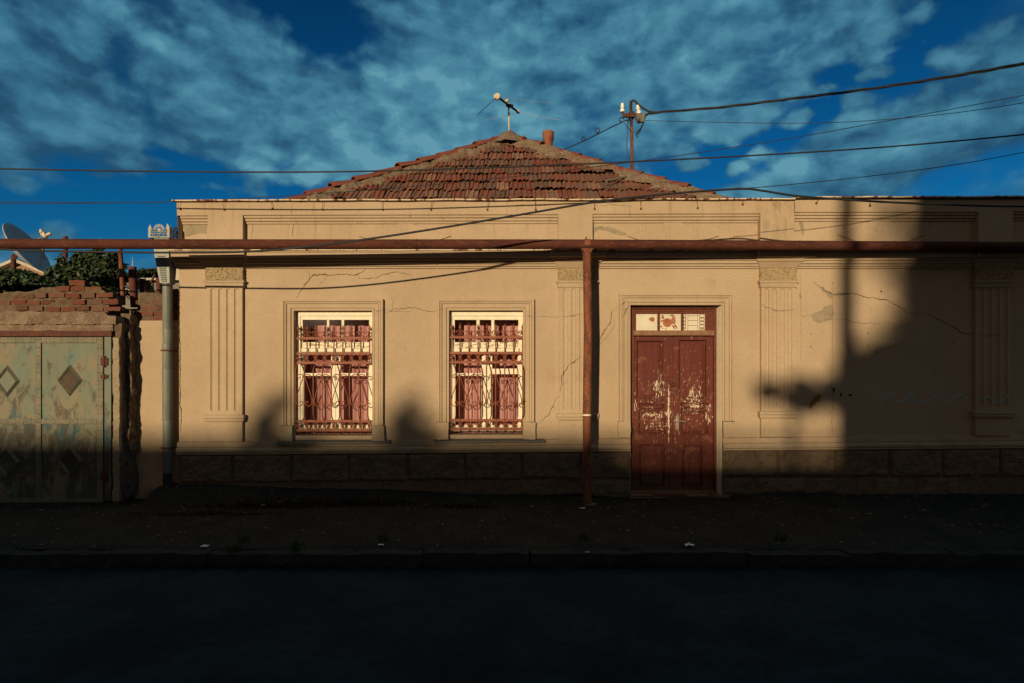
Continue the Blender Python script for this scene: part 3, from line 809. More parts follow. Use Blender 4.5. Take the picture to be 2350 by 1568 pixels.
def window(o, u0, v0, bars, flats, seed):
    """o: opening. u0, v0: picture spot of the opening's upper left corner; the layout below is in zoomed units"""
    FY = .085
    sc = .2342
    ux = lambda u, y=FY: PX(u0 + u * sc, y)
    vz = lambda v, y=FY: PZ(v0 + v * sc, y)
    wb = o[0] - .03, o[1] + .03
    f = MB()
    L, R = (ux(276), ux(986)) if u0 < 700 else (ux(277), ux(975))
    la, lb = ux(300), ux(952 if u0 < 700 else 925)
    zT, zHd, zTr0, zTr1, zB = vz(208), vz(273), vz(492), vz(592), vz(1362)
    zS0 = vz(1342)
    f.box(L - .06, L + .002, FY - .012, FY + .09, zB, zT + .05)
    f.box(L + .002, la, FY, FY + .09, zS0, zHd)
    f.box(lb, R, FY, FY + .09, zS0, zHd); f.box(R, R + .06, FY - .012, FY + .09, zB, zT + .05)
    f.bbox(L + .002, R, FY - .015, FY + .09, vz(238), zT + .05, .006); f.box(L + .002, R, FY, FY + .09, zHd, vz(238) - .001)
    f.box(L + .002, R, FY - .02, FY + .09, zB, zS0)
    wn = f.build('window', M['white_wood'], house)
    m1, m2 = ((536, 561), (680, 706)) if u0 < 700 else ((514, 546), (660, 690))
    for a, b in (m1, m2):
        t = MB(); t.bbox(ux(a), ux(b), FY + .004, FY + .06, zTr0, zHd, .006)
        t.build('glazing_bar', M['white_wood'], wn)
    t = MB()
    t.bbox(la, lb, FY + .003, FY + .085, vz(553) + .001, zTr0, .006)
    t.build('transom_bar', M['peeling_white'], wn)
    t = MB(); t.bbox(la - .01, lb + .01, FY - .03, FY + .085, zTr1, vz(553), .01)
    t.build('drip_rail', M['white_wood'], wn)
    # the two casements
    c1, c2 = ((578, 668)) if u0 < 700 else ((566, 668))
    cm_ = (c1 + c2) / 2
    for k, (a, b) in enumerate(((300, cm_ - 1), (cm_ + 1, 952 if u0 < 700 else 925))):
        s = MB()
        xa, xb = ux(a), ux(b)
        st_ = ux(c2) - ux(cm_)
        ea = .012 if k == 0 else st_; eb = st_ if k == 0 else .012
        s.bbox(xa, xa + ea, FY + .006, FY + .055, zS0, zTr1 - .001, .004); s.bbox(xb - eb, xb, FY + .006, FY + .055, zS0, zTr1 - .001, .004)
        s.box(xa + ea, xb - eb, FY + .010, FY + .05, zTr1 - .025, zTr1 - .001); s.box(xa + ea, xb - eb, FY + .010, FY + .05, zS0, zS0 + .05)
        mz0, mz1 = (822, 796) if (u0 < 700 or k == 0) else (806, 752)
        s.box(xa + ea, xb - eb, FY + .014, FY + .048, vz(mz0), vz(mz1))
        ss = s.build('casement', M['white_wood'], wn)
    gl = MB()
    for a, b, c, e in ((la, lb, zTr0, zHd), (la, lb, zS0, zTr1)): gl.quad((a, FY + .035, c), (b, FY + .035, c), (b, FY + .035, e), (a, FY + .035, e))
    gl.build('pane', M['glass'], wn)
    # curtains
    for (a, b, zt_, zb_, yy) in ((262, 600, vz(262), zTr0 - .12, .40), (560, 1010, vz(262), zTr0 - .12, .42), (262, 640, zTr1 + .16, zS0 - .1, .36), (610, 1010, zTr1 + .16, zS0 - .1, .38)):
        cu = MB()
        xa, xb = ux(a, yy), ux(b, yy)
        cu.grid(lambda u, v: (xa + (xb - xa) * u, yy + .012 * math.sin((u * (xb - xa)) * 60 + seed + 1.2 * nz((u * 3, v, seed), 1.0)) + .02 * nz((u * 4, v * .7, seed), 2), zb_ + (zt_ - zb_) * v), 70, 6)
        cu.build('curtain', M['curtain'], wn, smooth=True)
    cu = MB()  # dark net at the room side
    cu.grid(lambda u, v: (L - .2 + (R - L + .4) * u, .80 + .02 * math.sin(u * 40), zS0 - .1 + (zHd - zS0 + .2) * v), 60, 2)
    cu.build('curtain', M['dim_curtain'], wn, smooth=True)
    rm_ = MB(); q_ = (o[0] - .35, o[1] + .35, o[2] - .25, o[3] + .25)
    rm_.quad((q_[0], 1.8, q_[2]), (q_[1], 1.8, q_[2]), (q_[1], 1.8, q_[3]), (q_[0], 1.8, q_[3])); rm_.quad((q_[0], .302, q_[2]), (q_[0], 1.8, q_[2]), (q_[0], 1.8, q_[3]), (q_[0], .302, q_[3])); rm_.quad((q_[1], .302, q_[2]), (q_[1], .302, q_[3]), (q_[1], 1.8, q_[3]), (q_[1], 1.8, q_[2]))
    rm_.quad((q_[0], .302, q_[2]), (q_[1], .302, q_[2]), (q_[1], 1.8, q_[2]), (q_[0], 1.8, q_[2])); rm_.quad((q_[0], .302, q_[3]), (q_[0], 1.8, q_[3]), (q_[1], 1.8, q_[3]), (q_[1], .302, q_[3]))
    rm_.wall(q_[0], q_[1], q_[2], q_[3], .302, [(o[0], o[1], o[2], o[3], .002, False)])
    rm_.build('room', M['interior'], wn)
    # sill of sheet metal
    s = MB()
    sx0, sx1, zf, zk = ((PX(634, -.10), PX(894, -.10), PZ(1016, -.10), PZ(999)) if u0 < 700 else (PX(995.5, -.10), PX(1250, -.10), PZ(1013.5, -.10), PZ(997)))
    s.loft([[(sx0, -.105, zf - .028), (sx1, -.105, zf - .028 + .012), (sx1, -.105, zf + .012), (sx0, -.105, zf)],
            [(sx0, -.004, zf + .002), (sx1, -.004, zf + .012), (sx1, -.004, zf + .03), (sx0, -.004, zf + .022)]], True, True)
    s.loft([[(o[0] + .002, -.004, zf + .004), (o[1] - .002, -.004, zf + .008), (o[1] - .002, -.006, zf + .028), (o[0] + .002, -.006, zf + .024)],
            [(o[0] + .002, FY, zk - .02), (o[1] - .002, FY, zk - .02), (o[1] - .002, FY, zk), (o[0] + .002, FY, zk)]], True, True)
    s.build('window_sill', M['sill'], house)
    # wrought iron grille
    GY = .012; BY = -.085
    gx = lambda u: ux(u, GY); gz = lambda v: vz(v, GY)
    G = grille_holder(ux(600), vz(900))
    for i, v in enumerate(flats):
        gr = MB(); hh = .016 if v < 1200 else .015
        gr.box(gx(bars[0] - 12), gx(bars[-1] + 12 if v < 1200 else bars[-1] + 14), GY - .008, GY + .006, gz(v) - hh, gz(v) + hh)
        gr.build('flat_bar', M['grille'], G)
    f0, f1, f2, f3, f4 = flats
    for b in bars:
        bm_ = MB()
        X_ = gx(b)
        bm_.tube([(X_, GY + .012, gz(f0 - 85)), (X_, GY + .012, gz(f2 + 6)), (X_, BY * .55, gz(f2 + 38)), (X_, BY, gz(f2 + 75)), (X_, BY, gz(f3 - 60)), (X_, BY * .55, gz(f3 - 25)), (X_, GY + .012, gz(f3)), (X_, GY + .012, gz(f4 + 30))], .0085, 6)
        ob = bm_.build('bar', M['grille'], G, smooth=True)
        tip = MB(); z_ = gz(f0 - 88)
        tip.lathe([(.004, -.028), (.012, -.02), (.008, -.012), (.021, .006), (.013, .03), (.001, .068)], Vector((X_, GY + .012, z_)), 6)
        tip.build('finial', M['grille'], G)
    sw = MB()
    step_ = bars[1] - bars[0]
    R_ = .0065
    def uv(pts, y): return [(ux(a, GY), y, vz(b, GY)) for a, b in pts]
    def sp(cu_, cv, r, start, hand, turn=4.6, n=12):
        return [(cu_ + r * (1 - .7 * i / n) * math.cos(start + hand * turn * i / n), cv + r * (1 - .7 * i / n) * math.sin(start + hand * turn * i / n)) for i in range(n + 1)]
    for i in range(len(bars)):
        b = bars[i]
        for h in (-1, 1):
            if (i == 0 and h < 0) or (i == len(bars) - 1 and h > 0): continue
            m_ = b + h * step_ / 2
            # volutes above the top rail
            pts = [(b + h * 5, f0 - 52), (b + h * 12, f0 - 66)] + sp(b + h * 25, f0 - 52, 17, PI if h > 0 else 0, h)
            sw.tube(uv(pts, GY), R_, 5)
            pts = [(b + h * 3, f0 - 50), (b + h * 16, f0 - 28), (b + h * 38, f0 - 14)]
            sw.tube(uv(pts, GY), R_, 5)
    for fa, fb in ((f1, f2), (f3, f4)):
        cv = (fa + fb) / 2; rr_ = (fb - fa) / 2 - 8
        for i in range(len(bars) - 1):
            m_ = (bars[i] + bars[i + 1]) / 2
            sw.tube(uv([(m_ + rr_ * 1.02 * math.cos(2 * PI * k / 18), cv + rr_ * math.sin(2 * PI * k / 18)) for k in range(18)], GY), R_ * 1.1, 5, closed=True)
        for b in bars: sw.box(ux(b - 16, GY), ux(b + 16, GY), GY - .012, GY + .004, vz(cv + 7, GY), vz(cv - 7, GY))
    # lyres on every second bar of the bellied part
    byy = BY - .008
    for i in range(1, len(bars), 2):
        b = bars[i]
        for h in (-1, 1):
            pts = sp(b + h * 46, 832, 20, -PI / 2, h, 5.0)[::-1] + [(b + h * 26, 808), (b + h * 8, 818), (b + h * 10, 838), (b + h * 36, 920), (b + h * 62, 1000), (b + h * 78, 1062), (b + h * 74, 1096), (b + h * 50, 1118), (b + h * 26, 1112)] + sp(b + h * 32, 1085, 24, PI / 2 if h > 0 else PI / 2, h, 5.2)
            sw.tube(uv(pts, byy), R_, 5)
        sw.box(ux(b - 15, GY), ux(b + 15, GY), byy - .01, byy + .008, vz(838, GY), vz(824, GY))
    for i in range(0, len(bars), 2):
        b = bars[i]
        sw.box(ux(b - 11, GY), ux(b + 11, GY), byy - .006, byy + .01, vz(1068, GY), vz(1058, GY))
    sw.build('scrollwork', M['grille'], G, smooth=True)
    return wn


M['dim_curtain'] = material('dim_curtain', f_flat((0.15, 0.062, 0.055)), 0.95, 0.05)
window(W1, 624.2, 670.1, [255, 341, 428, 517, 604, 692, 779, 868, 956], [455, 605, 695, 1266, 1357], 1.0)
window(W2, 973.0, 670.1, [268, 353, 441, 530, 616, 704, 792, 879, 966], [445, 598, 690, 1256, 1345], 4.0)

# ------------------------------------------------------------------ the door
DY = .155
dxp = lambda u, y=DY: PX(1395.4 + u * .3279, y)
dzp = lambda v, y=DY: PZ(661 + v * .3279, y)
fr = MB()
fx0, fx1 = DR[0] + .002, DR[1] - .002
zt = DR[3] - .002
fr.box(fx0, dxp(180), DY - .02, DY + .1, 0.02, zt); fr.box(dxp(737), fx1, DY - .02, DY + .1, 0.02, zt)
fr.box(dxp(180), dxp(737), DY - .02, DY + .1, dzp(163), zt)
fr.bbox(fx0 + .03, fx1 - .03, DY - .05, DY - .021, dzp(150), zt - .01, .008)
for a, b in ((346, 362), (511, 529)): fr.bbox(dxp(a), dxp(b), DY - .01, DY + .05, dzp(299), dzp(163), .004)
fr.box(dxp(180), dxp(194), DY - .01, DY + .05, dzp(299), dzp(163)); fr.box(dxp(680), dxp(737), DY - .01, DY + .05, dzp(299), dzp(163))
fr.box(dxp(194), dxp(346), DY - .01, DY + .05, dzp(181), dzp(163)); fr.box(dxp(362), dxp(511), DY - .01, DY + .05, dzp(181), dzp(163)); fr.box(dxp(529), dxp(680), DY - .01, DY + .05, dzp(181), dzp(163))
F = fr.build('door_frame', M['door_frame'], house)
rail = MB(); rail.bbox(dxp(172), dxp(738), DY - .055, DY + .06, dzp(336), dzp(299.5), .012)
rail.build('transom_rail', M['pale_wood'], F)
for k, (a, b) in enumerate(((194, 346), (362, 511), (529, 680))):
    p = MB(); p.box(dxp(a) - .004, dxp(b) + .004, DY + .012, DY + .018, dzp(299), dzp(180))
    pane = p.build('pane', M['frosted'], F)
    d = MB()
    y0 = DY + .0095
    def disc(cu, cv, ru, rv, n=22, a0=0, yy=y0):
        d.prism([(dxp(cu + ru * math.cos(2 * PI * i / n + a0)), yy, dzp(cv + rv * math.sin(2 * PI * i / n + a0))) for i in range(n)], (0, .0015, 0))
    def strip(pts, w, yy=y0):
        d.tube([(dxp(x_), yy, dzp(v_)) for x_, v_ in pts], w, 5)
    if k == 0:
        disc(310, 220, 17, 17)
        d.prism([(dxp(x_), y0, dzp(v_)) for x_, v_ in ((296, 212), (286, 206), (290, 216), (284, 221), (296, 224))], (0, .0015, 0))
        d.build('fruit_motif', M['fruit'], pane)
    elif k == 1:
        disc(416, 243, 32, 31); disc(455, 230, 14, 24, yy=y0 + .0005)
        disc(372, 270, 7, 7); disc(385, 283, 4, 4); disc(404, 287, 5, 4)
        for a_ in ((392, 215, 366, 208), (388, 225, 364, 240), (390, 205, 372, 190), (465, 258, 485, 290), (450, 265, 470, 292)):
            strip([(a_[0], a_[1]), ((a_[0] + a_[2]) / 2 + 3, (a_[1] + a_[3]) / 2 - 4), (a_[2], a_[3])], [.010, .012, .002])
        strip([(428, 190), (450, 196), (466, 215), (470, 240), (464, 262)], [.002, .008, .011, .008, .002])
        strip([(440, 184), (462, 192), (478, 212)], [.002, .007, .002])
        d.build('fruit_motif', M['fruit'], pane)
    else:
        for cu in (541, 658):
            for i in range(5):
                cv = 196 + i * 24
                if cu < 600: pts = [(cu + 12 * math.sin(t_ * PI / 8) - 8, cv + 15 * math.cos(t_ * PI / 8)) for t_ in range(9)]
                else: pts = [(cu + 17 * math.cos(t_ * PI / 8), cv + 15 * math.sin(t_ * PI / 8)) for t_ in range(17)]
                strip([p_ for p_ in pts if 182 < p_[1] < 297], .0048)
        for u_ in (560, 628): strip([(u_, 182), (u_, 297)], .0032)
        for v_ in (194, 228, 262): strip([(560, v_), (628, v_)], .0032)
        d.build('lattice_motif', M['motif'], pane)


def door_leaf(u0, u1, panels):
    y0 = DY + .012
    x0, x1, z0, z1 = dxp(u0), dxp(u1), dzp(1412), dzp(338)
    m = MB()
    hs = [(dxp(a), dxp(b), dzp(d_), dzp(c), .038, True) for a, b, c, d_ in panels]
    m.wall(x0, x1, z0, z1, y0, hs)
    m.quad((x0, y0, z0), (x0, y0 + .04, z0), (x0, y0 + .04, z1), (x0, y0, z1)); m.quad((x1, y0, z0), (x1, y0, z1), (x1, y0 + .04, z1), (x1, y0 + .04, z0))
    m.box(x0, x1, y0 + .0405, y0 + .045, z0, z1)
    lf = m.build('door_leaf', M['door'], house)
    p = MB()
    for (a, b, c, d_) in panels:
        xa, xb, za, zb = dxp(a) + .012, dxp(b) - .012, dzp(d_) + .012, dzp(c) - .012
        i = min(.05, (xb - xa) * .2, (zb - za) * .3)
        p.loft([[(xa, y0 + .0375, za), (xb, y0 + .0375, za), (xb, y0 + .0375, zb), (xa, y0 + .0375, zb)],
                [(xa + i * .15, y0 + .016, za + i * .15), (xb - i * .15, y0 + .016, za + i * .15), (xb - i * .15, y0 + .016, zb - i * .15), (xa + i * .15, y0 + .016, zb - i * .15)],
                [(xa + i, y0 + .002, za + i), (xb - i, y0 + .002, za + i), (xb - i, y0 + .002, zb - i), (xa + i, y0 + .002, zb - i)]], True, True)
    p.build('door_panel', M['door'], lf)
    for (a, b, c, d_) in panels:
        bd = MB(); xa, xb, za, zb = dxp(a), dxp(b), dzp(d_), dzp(c); w = .014
        for (q0, q1, q2, q3) in ((xa - w, xb + w, zb, zb + w), (xa - w, xb + w, za - w, za), (xa - w, xa, za, zb), (xb, xb + w, za, zb)):
            bd.bbox(q0 + .0005, q1 - .0005, y0 - .011, y0 - .0005, q2 + .0005, q3 - .0005, .004)
        bd.build('panel_bead', M['door'], lf)
    return lf


LL = door_leaf(182, 452, [(203, 382, 372, 782), (222, 392, 812, 856), (218, 398, 872, 1020), (222, 396, 1098, 1392)])
RL = door_leaf(456, 736, [(500, 686, 366, 780), (512, 698, 806, 852), (512, 698, 866, 1024), (528, 660, 1104, 1392)])
bt = MB(); bt.bbox(dxp(434), dxp(456), DY - .008, DY + .0115, dzp(1410), dzp(342), .006)
bt.build('meeting_stile', M['door'], RL)
hd = MB()
hd.bbox(dxp(474), dxp(496), DY + .004, DY + .0115, dzp(992), dzp(893), .002)
hd.tube([(dxp(484), DY + .006, dzp(928)), (dxp(484), DY - .045, dzp(928)), (dxp(492), DY - .052, dzp(929)), (dxp(540), DY - .05, dzp(938))], [.010, .009, .010, .007], 8)
hd.build('handle', M['brass'], RL, smooth=False)
hp = MB()
hp.bbox(dxp(424), dxp(474), DY - .016, DY - .0085, dzp(680), dzp(668), .002)
hp.bbox(dxp(442), dxp(462), DY - .045, DY - .0165, dzp(690), dzp(672), .004)
hp.tube([(dxp(446), DY - .03, dzp(673)), (dxp(446), DY - .03, dzp(662)), (dxp(452), DY - .03, dzp(657)), (dxp(458), DY - .03, dzp(662)), (dxp(458), DY - .03, dzp(673))], .005, 6)
hp.build('padlock', M['dark_rust'], RL)
jb = MB(); jb.prism([(DR[1] - .0005, .003, .03), (DR[1] - .0005, DY - .021, .03), (DR[1] - .022, DY - .021, .03), (DR[1] - .004, .003, .03)], (0, 0, DR[3] - .036)); jb.build('door_jamb', M['white_wood'], house)
jb = MB(); jb.box(DR[0] + .0005, DR[0] + .006, .004, DY - .022, .03, DR[3] - .004)
jb.build('door_jamb', M['white_wood'], house)
th = MB(); th.rough(DR[0] - .02, DR[1] + .06, -.11, .1, -.05, .018, .08, .006, 5, 2)
TH = th.build('threshold', M['concrete'], house)
t1, t2 = MB(), MB()
n = 13
for i in range(n):
    a = DR[0] + (DR[1] - DR[0]) * i / n; b = DR[0] + (DR[1] - DR[0]) * (i + 1) / n
    sk = .03
    (t1 if random.random() < .62 else t2).prism([(a + .003, -.095, .026), (b - .003, -.095, .026), (b - .003 - sk, .03, .028), (a + .003 - sk, .03, .028)], (0, 0, .008))
t1.build('step_tile', M['tile_red'], TH); t2.build('step_tile', M['tile_buff'], TH)
wd = MB(); wd.box(DR[0] + .02, DR[1] - .02, DY - .03, DY + .12, .005, dzp(1413) - .004)
wd.build('door_sill', M['pale_wood'], house)

# ------------------------------------------------------------------ cracks, lost plaster, marks, nails on the wall
def crack(m, pts, w=.006, Y=-.0025, jit=1.6):
    pts = [Vector((a, b)) for a, b in pts]; fine = []
    for i in range(len(pts) - 1):
        n = max(2, int((pts[i + 1] - pts[i]).length / 4))
        for k in range(n):
            p = pts[i].lerp(pts[i + 1], k / n)
            fine.append(p + Vector((random.uniform(-jit, jit), random.uniform(-jit, jit))) * (0 if k == 0 and i == 0 else 1))
    fine.append(pts[-1])
    L, R = [], []
    for i, p in enumerate(fine):
        t = fine[min(i + 1, len(fine) - 1)] - fine[max(i - 1, 0)]
        nrm = Vector((-t.y, t.x)).normalized()
        e = min(i, len(fine) - 1 - i, 5) / 5
        hw = w * 168 / 2 * random.uniform(.45, 1.5) * (.3 + .7 * e)
        L.append(P(*(p + nrm * hw), Y)); R.append(P(*(p - nrm * hw), Y))
    vs = L + R; n = len(fine); own = m is None; m = MB() if own else m
    m.add(vs, [(i, i + 1, n + i + 1, n + i) for i in range(n - 1)])
    if own: m.build('crack', M['crack'], house)


ck = None
crack(ck, [(680, 683), (691, 665), (712, 638), (718, 632), (737, 631), (757, 632), (790, 630), (818, 631), (830, 624), (840, 617)], .0085)
crack(ck, [(818, 631), (824, 640), (845, 640), (860, 639), (880, 631), (895, 627), (912, 624), (945, 632), (948, 640)], .006)
crack(ck, [(712, 638), (708, 624), (700, 620)], .005); crack(ck, [(724, 655), (738, 648), (752, 632)], .003)
crack(ck, [(715, 630), (722, 628), (728, 632), (745, 628), (747, 626)], .005)
crack(ck, [(884, 710), (898, 715), (905, 709), (950, 706), (985, 716), (1006, 714)], .0055)
crack(ck, [(884, 719), (892, 718), (902, 714), (945, 716)], .004); crack(ck, [(899, 714), (902, 690), (896, 672)], .003)
crack(ck, [(1231, 727), (1250, 726), (1275, 728), (1282, 727)], .0045)
crack(ck, [(1234, 972), (1262, 950), (1271, 925), (1281, 908)], .007)
crack(ck, [(1369, 798), (1378, 775), (1390, 755), (1402, 738), (1404, 710)], .008); crack(ck, [(1374, 794), (1390, 776), (1408, 752), (1410, 735)], .004)
crack(ck, [(1404, 718), (1418, 706)], .005)
P3 = lambda pts: [(1707.5 + u * .2752, 440.6 + v * .2752) for u, v in pts]
crack(ck, P3([(580, 745), (640, 800), (700, 830), (740, 855), (840, 845), (920, 850), (1020, 880), (1190, 900), (1290, 960), (1380, 1010), (1490, 1020)]), .0075)
crack(ck, P3([(1540, 1025), (1680, 1090), (1760, 1135), (1830, 1180), (1925, 1192)]), .0075)
crack(ck, P3([(480, 1038), (565, 1030)]), .006); crack(ck, P3([(670, 1076), (740, 1058), (790, 1066)]), .005)
crack(ck, P3([(815, 1058), (860, 1070), (920, 1090), (1000, 1096), (1110, 1100)]), .005); crack(ck, P3([(1160, 1090), (1215, 1100), (1265, 1108)]), .004)
crack(ck, P3([(737, 740), (738, 1000), (736, 1300), (737, 1540)]), .0022, jit=.5)
crack(ck, P3([(470, 690), (474, 900), (476, 1200), (474, 1420)]), .0022, jit=.5)
crack(ck, [(1909, 870), (1911, 920), (1908, 970), (1911, 998)], .004)
crack(ck, [(412.5, 650), (411.5, 700), (412, 760), (413, 800), (413.5, 880), (413, 930), (416, 945), (414, 990)], .009, jit=.8)
crack(ck, [(671.5, 469), (668.5, 484), (670, 493)], .009); 
crack(ck, [(1190, 470), (1240, 472), (1275, 470)], .004); crack(ck, [(1380, 472), (1420, 470), (1450, 474)], .004)
crack(ck, [(1823, 460), (1824, 475), (1822, 489)], .012, jit=.8)
crack(ck, [(671, 507), (673, 515), (671, 530), (671, 545)], .006, .0825)
crack(ck, [(578, 507), (579, 525), (577, 545)], .003, .0825)
crack(ck, [(1285, 900), (1289, 880), (1287, 870), (1295, 850), (1310, 835), (1336, 818)], .007, -.0525)
crack(ck, [(1290, 727), (1310, 726), (1337, 719)], .004, -.0525)
crack(ck, P3([(145, 938), (185, 960), (235, 970), (250, 992), (330, 994), (380, 982), (425, 985)]), .0045, -.0525)
crack(ck, P3([(1935, 1196), (2010, 1208), (2080, 1190), (2140, 1198), (2180, 1220)]), .006, -.0525)
crack(ck, [(858, 711), (866, 715), (880, 711)], .008, -.059); crack(ck, [(1208, 726), (1218, 725), (1229, 727)], .006, -.059)
crack(ck, [(1008, 713), (1015, 706)], .004, -.059)
crack(ck, [(1424, 700), (1432, 694), (1440, 690)], .007, -.059); crack(ck, [(1426, 730), (1432, 722), (1440, 705), (1444, 700)], .006, -.059)

PATCH = ['bare_patch', 'bare_plaster']
def patch(pts, Y=-.002):
    out = []
    for i in range(len(pts)):
        a, b = Vector(pts[i]), Vector(pts[(i + 1) % len(pts)])
        n = max(2, int((b - a).length / 3))
        for k in range(n):
            q = a.lerp(b, k / n)
            out.append(P(q.x + 1.4 * nz((q.x, q.y, 0), .23), q.y + 1.4 * nz((q.x, q.y, 5), .23), Y))
    m = MB(); m.add(out, [tuple(range(len(out)))]); m.build(PATCH[0], M[PATCH[1]], house)
patch(P3([(565, 1030), (590, 1008), (620, 1000), (650, 985), (665, 965), (690, 945), (735, 940), (742, 980), (752, 1010), (735, 1055), (680, 1080), (620, 1095), (580, 1075)]))
patch(P3([(638, 798), (665, 790), (675, 815), (700, 828), (738, 838), (735, 895), (705, 885), (690, 850), (655, 830)]))
patch(P3([(755, 855), (790, 842), (850, 842), (880, 855), (830, 862), (770, 870)]))
patch(P3([(455, 850), (475, 845), (482, 880), (468, 900)]))
patch(P3([(1110, 893), (1190, 898), (1180, 905), (1130, 906)]))
patch([(421, 541), (424, 530), (421, 520), (423, 511), (430, 508), (474, 508), (474, 537), (455, 536), (440, 540), (430, 543)], .0825)
patch([(1362, 536), (1372, 527), (1392, 529), (1410, 537), (1432, 541), (1440, 537), (1425, 530), (1400, 521), (1376, 519), (1364, 522)], .0825)
patch([(1832, 504), (1842, 506), (1846, 530), (1843, 545), (1836, 520)], .0825)
hl = MB()
for u, v, r in [(555, 1185, 1.3), (557, 1290, 1.3), (1035, 1178, 1.5), (1035, 1285, 1.3), (1260, 1225, 1.5), (745, 758, 1.0), (1065, 1420, .8), (1745, 1260, 1.4), (1145, 830, 2)]:
    q = P3([(u, v)])[0]
    hl.prism([P(q[0] + r * math.cos(k * PI / 4), q[1] + r * math.sin(k * PI / 4), -.003) for k in range(8)], (0, .002, 0))
for q in [(1914, 894, 2.5, 6), (1930, 906, 3, 5), (1951, 907, 4.5, 3)]:
    hl.prism([P(q[0] + q[2] * math.cos(k * PI / 5) * random.uniform(.7, 1.1), q[1] + q[3] * math.sin(k * PI / 5) * random.uniform(.7, 1.1), -.003) for k in range(10)], (0, .002, 0))
hl.build('wall_hole', M['crack'], house)
Q3 = lambda pts: [(1707.5 + u * .2752, 826.2 + v * .2752) for u, v in pts]
def smooth_line(pts, k=5):
    out = []
    for i in range(len(pts) - 1):
        p0 = Vector(pts[max(i - 1, 0)]); p1 = Vector(pts[i]); p2 = Vector(pts[i + 1]); p3 = Vector(pts[min(i + 2, len(pts) - 1)])
        for j in range(k):
            t = j / k
            out.append(.5 * ((2 * p1) + (p2 - p0) * t + (2 * p0 - 5 * p1 + 4 * p2 - p3) * t * t + (3 * p1 - p0 - 3 * p2 + p3) * t ** 3))
    out.append(Vector(pts[-1]))
    return [tuple(p) for p in out]
gf = MB()
wave = smooth_line(Q3([(1065, 295), (1085, 325), (1130, 343), (1190, 320), (1228, 265), (1240, 320), (1275, 350), (1330, 342), (1370, 305), (1400, 270), (1415, 320), (1450, 350), (1510, 348), (1560, 320), (1600, 295), (1640, 330), (1690, 352), (1740, 320), (1800, 290), (1850, 310), (1890, 345), (1920, 343)]), 3)
crack(gf, wave, .020, -.0028, .25)
crack(gf, smooth_line(Q3([(1940, 340), (2020, 310), (2060, 325), (2100, 355), (2150, 340), (2200, 300), (2222, 318)]), 3), .018, -.0525, .25)
gf.build('spray_line', M['blue_spray'], house)
PATCH[:] = ['ochre_mark', 'ochre']
patch(Q3([(540, 400), (548, 365), (580, 320), (610, 290), (640, 282), (642, 310), (625, 345), (590, 362), (560, 400)]), -.003)
for (x, y) in [(414, 481), (515, 482), (627, 480), (741, 482), (878, 482), (989, 482), (1118, 482), (1229, 482), (1364, 480), (1470, 480), (1600, 478), (1703, 470), (1872, 467), (1995, 473)]:
    m = MB()
    q = P(x, y); top = capz(q.x) - .004
    m.tube([q + Vector((0, .01, 0)), q + Vector((0, -.035, 0))], .010, 6)
    m.tube([q + Vector((0, -.03, .004)), q + Vector((random.uniform(-.02, .02), -.03, (top - q.z) * .5)), Vector((q.x + random.uniform(-.03, .03), -.045, top))], .0028, 4)
    m.build('flashing_hook', M['dark_rust'], house)

# ------------------------------------------------------------------ hipped tile roof behind the parapet
AP = Vector((-.065, 2.9, 6.06))
BL, BR = Vector((-3.42, .62, 4.10)), Vector((3.36, .62, 4.10))
rf = MB()
RID = Vector((-.065, 7.7, 6.06)); BKL, BKR = Vector((-3.42, 8.2, 4.1)), Vector((3.36, 8.2, 4.1))
rf.add([BL, BR, AP], [(0, 1, 2)]); rf.add([BL, AP, RID, BKL], [(0, 1, 2, 3)]); rf.add([BR, BKR, RID, AP], [(0, 1, 2, 3)]); rf.add([BKL, RID, BKR], [(0, 1, 2)])
ROOF = rf.build('roof', M['dark_tile'], house)
lo = MB()   # flat sheet roof round the hip
lo.box(XL + .02, XR - .02, .30, 8.15, 3.80, 3.86); lo.box(BL.x, BR.x, .60, 8.2, 3.86, 4.095)
lo.build('sheet_roof', M['roof_metal'], house)
tl = MB()
mid = (BL + BR) / 2
up_v = (AP - mid); SL = up_v.length; up = up_v.normalized(); nrm = Vector((1, 0, 0)).cross(up).normalized()
if nrm.z < 0: nrm = -nrm
EXP, TW = .330, .205
rows_n = int(SL / EXP) + 1
prof = [(0, .0), (.08, .022), (.20, .026), (.30, .006), (.42, .004), (.52, .024), (.64, .026), (.72, .006), (.86, .004), (.93, .020), (1.0, .018)]
def tile_at(xc, s, seed, field):
    r = random.Random(seed)
    sk = r.gauss(0, .014); dz = abs(r.gauss(0, .010)) + (.03 if r.random() < .05 else 0); ln = EXP * 1.12; dv = r.gauss(0, .016) - (.05 if r.random() < .03 else 0)
    rings = []
    for (t, lift) in ((-.02, .040), (.10, .034), (1.0, .004)):
        ring_t, ring_b = [], []
        for (u, h) in prof:
            p = Vector((xc + (u - .5) * (TW - .008) + sk * t, 0, 0)) + Vector((0, mid.y, mid.z)) + up * (s + dv + t * ln - (.025 if (t < 0 and .3 < u < .8) else 0)) + nrm * (lift + h + dz * (1 - t))
            ring_t.append(p); ring_b.append(p - nrm * .016)
        rings.append(ring_t + ring_b[::-1])
    field.loft(rings, True, True)
for i in range(rows_n):
    s = i * EXP
    f = 1 - (s + .16) / SL
    if f <= 0.03: continue
    xl, xr = AP.x + (BL.x - AP.x) * f, AP.x + (BR.x - AP.x) * f
    x = xl + .10 + ((i % 2) * TW * .5) + random.uniform(0, .03)
    while x < xr - .10:
        tile_at(x + TW / 2 - .1, s, hash((i, round(x * 100))) & 0xffff, tl)
        x += TW
tl.build('roof_tile', M['tile'], ROOF)
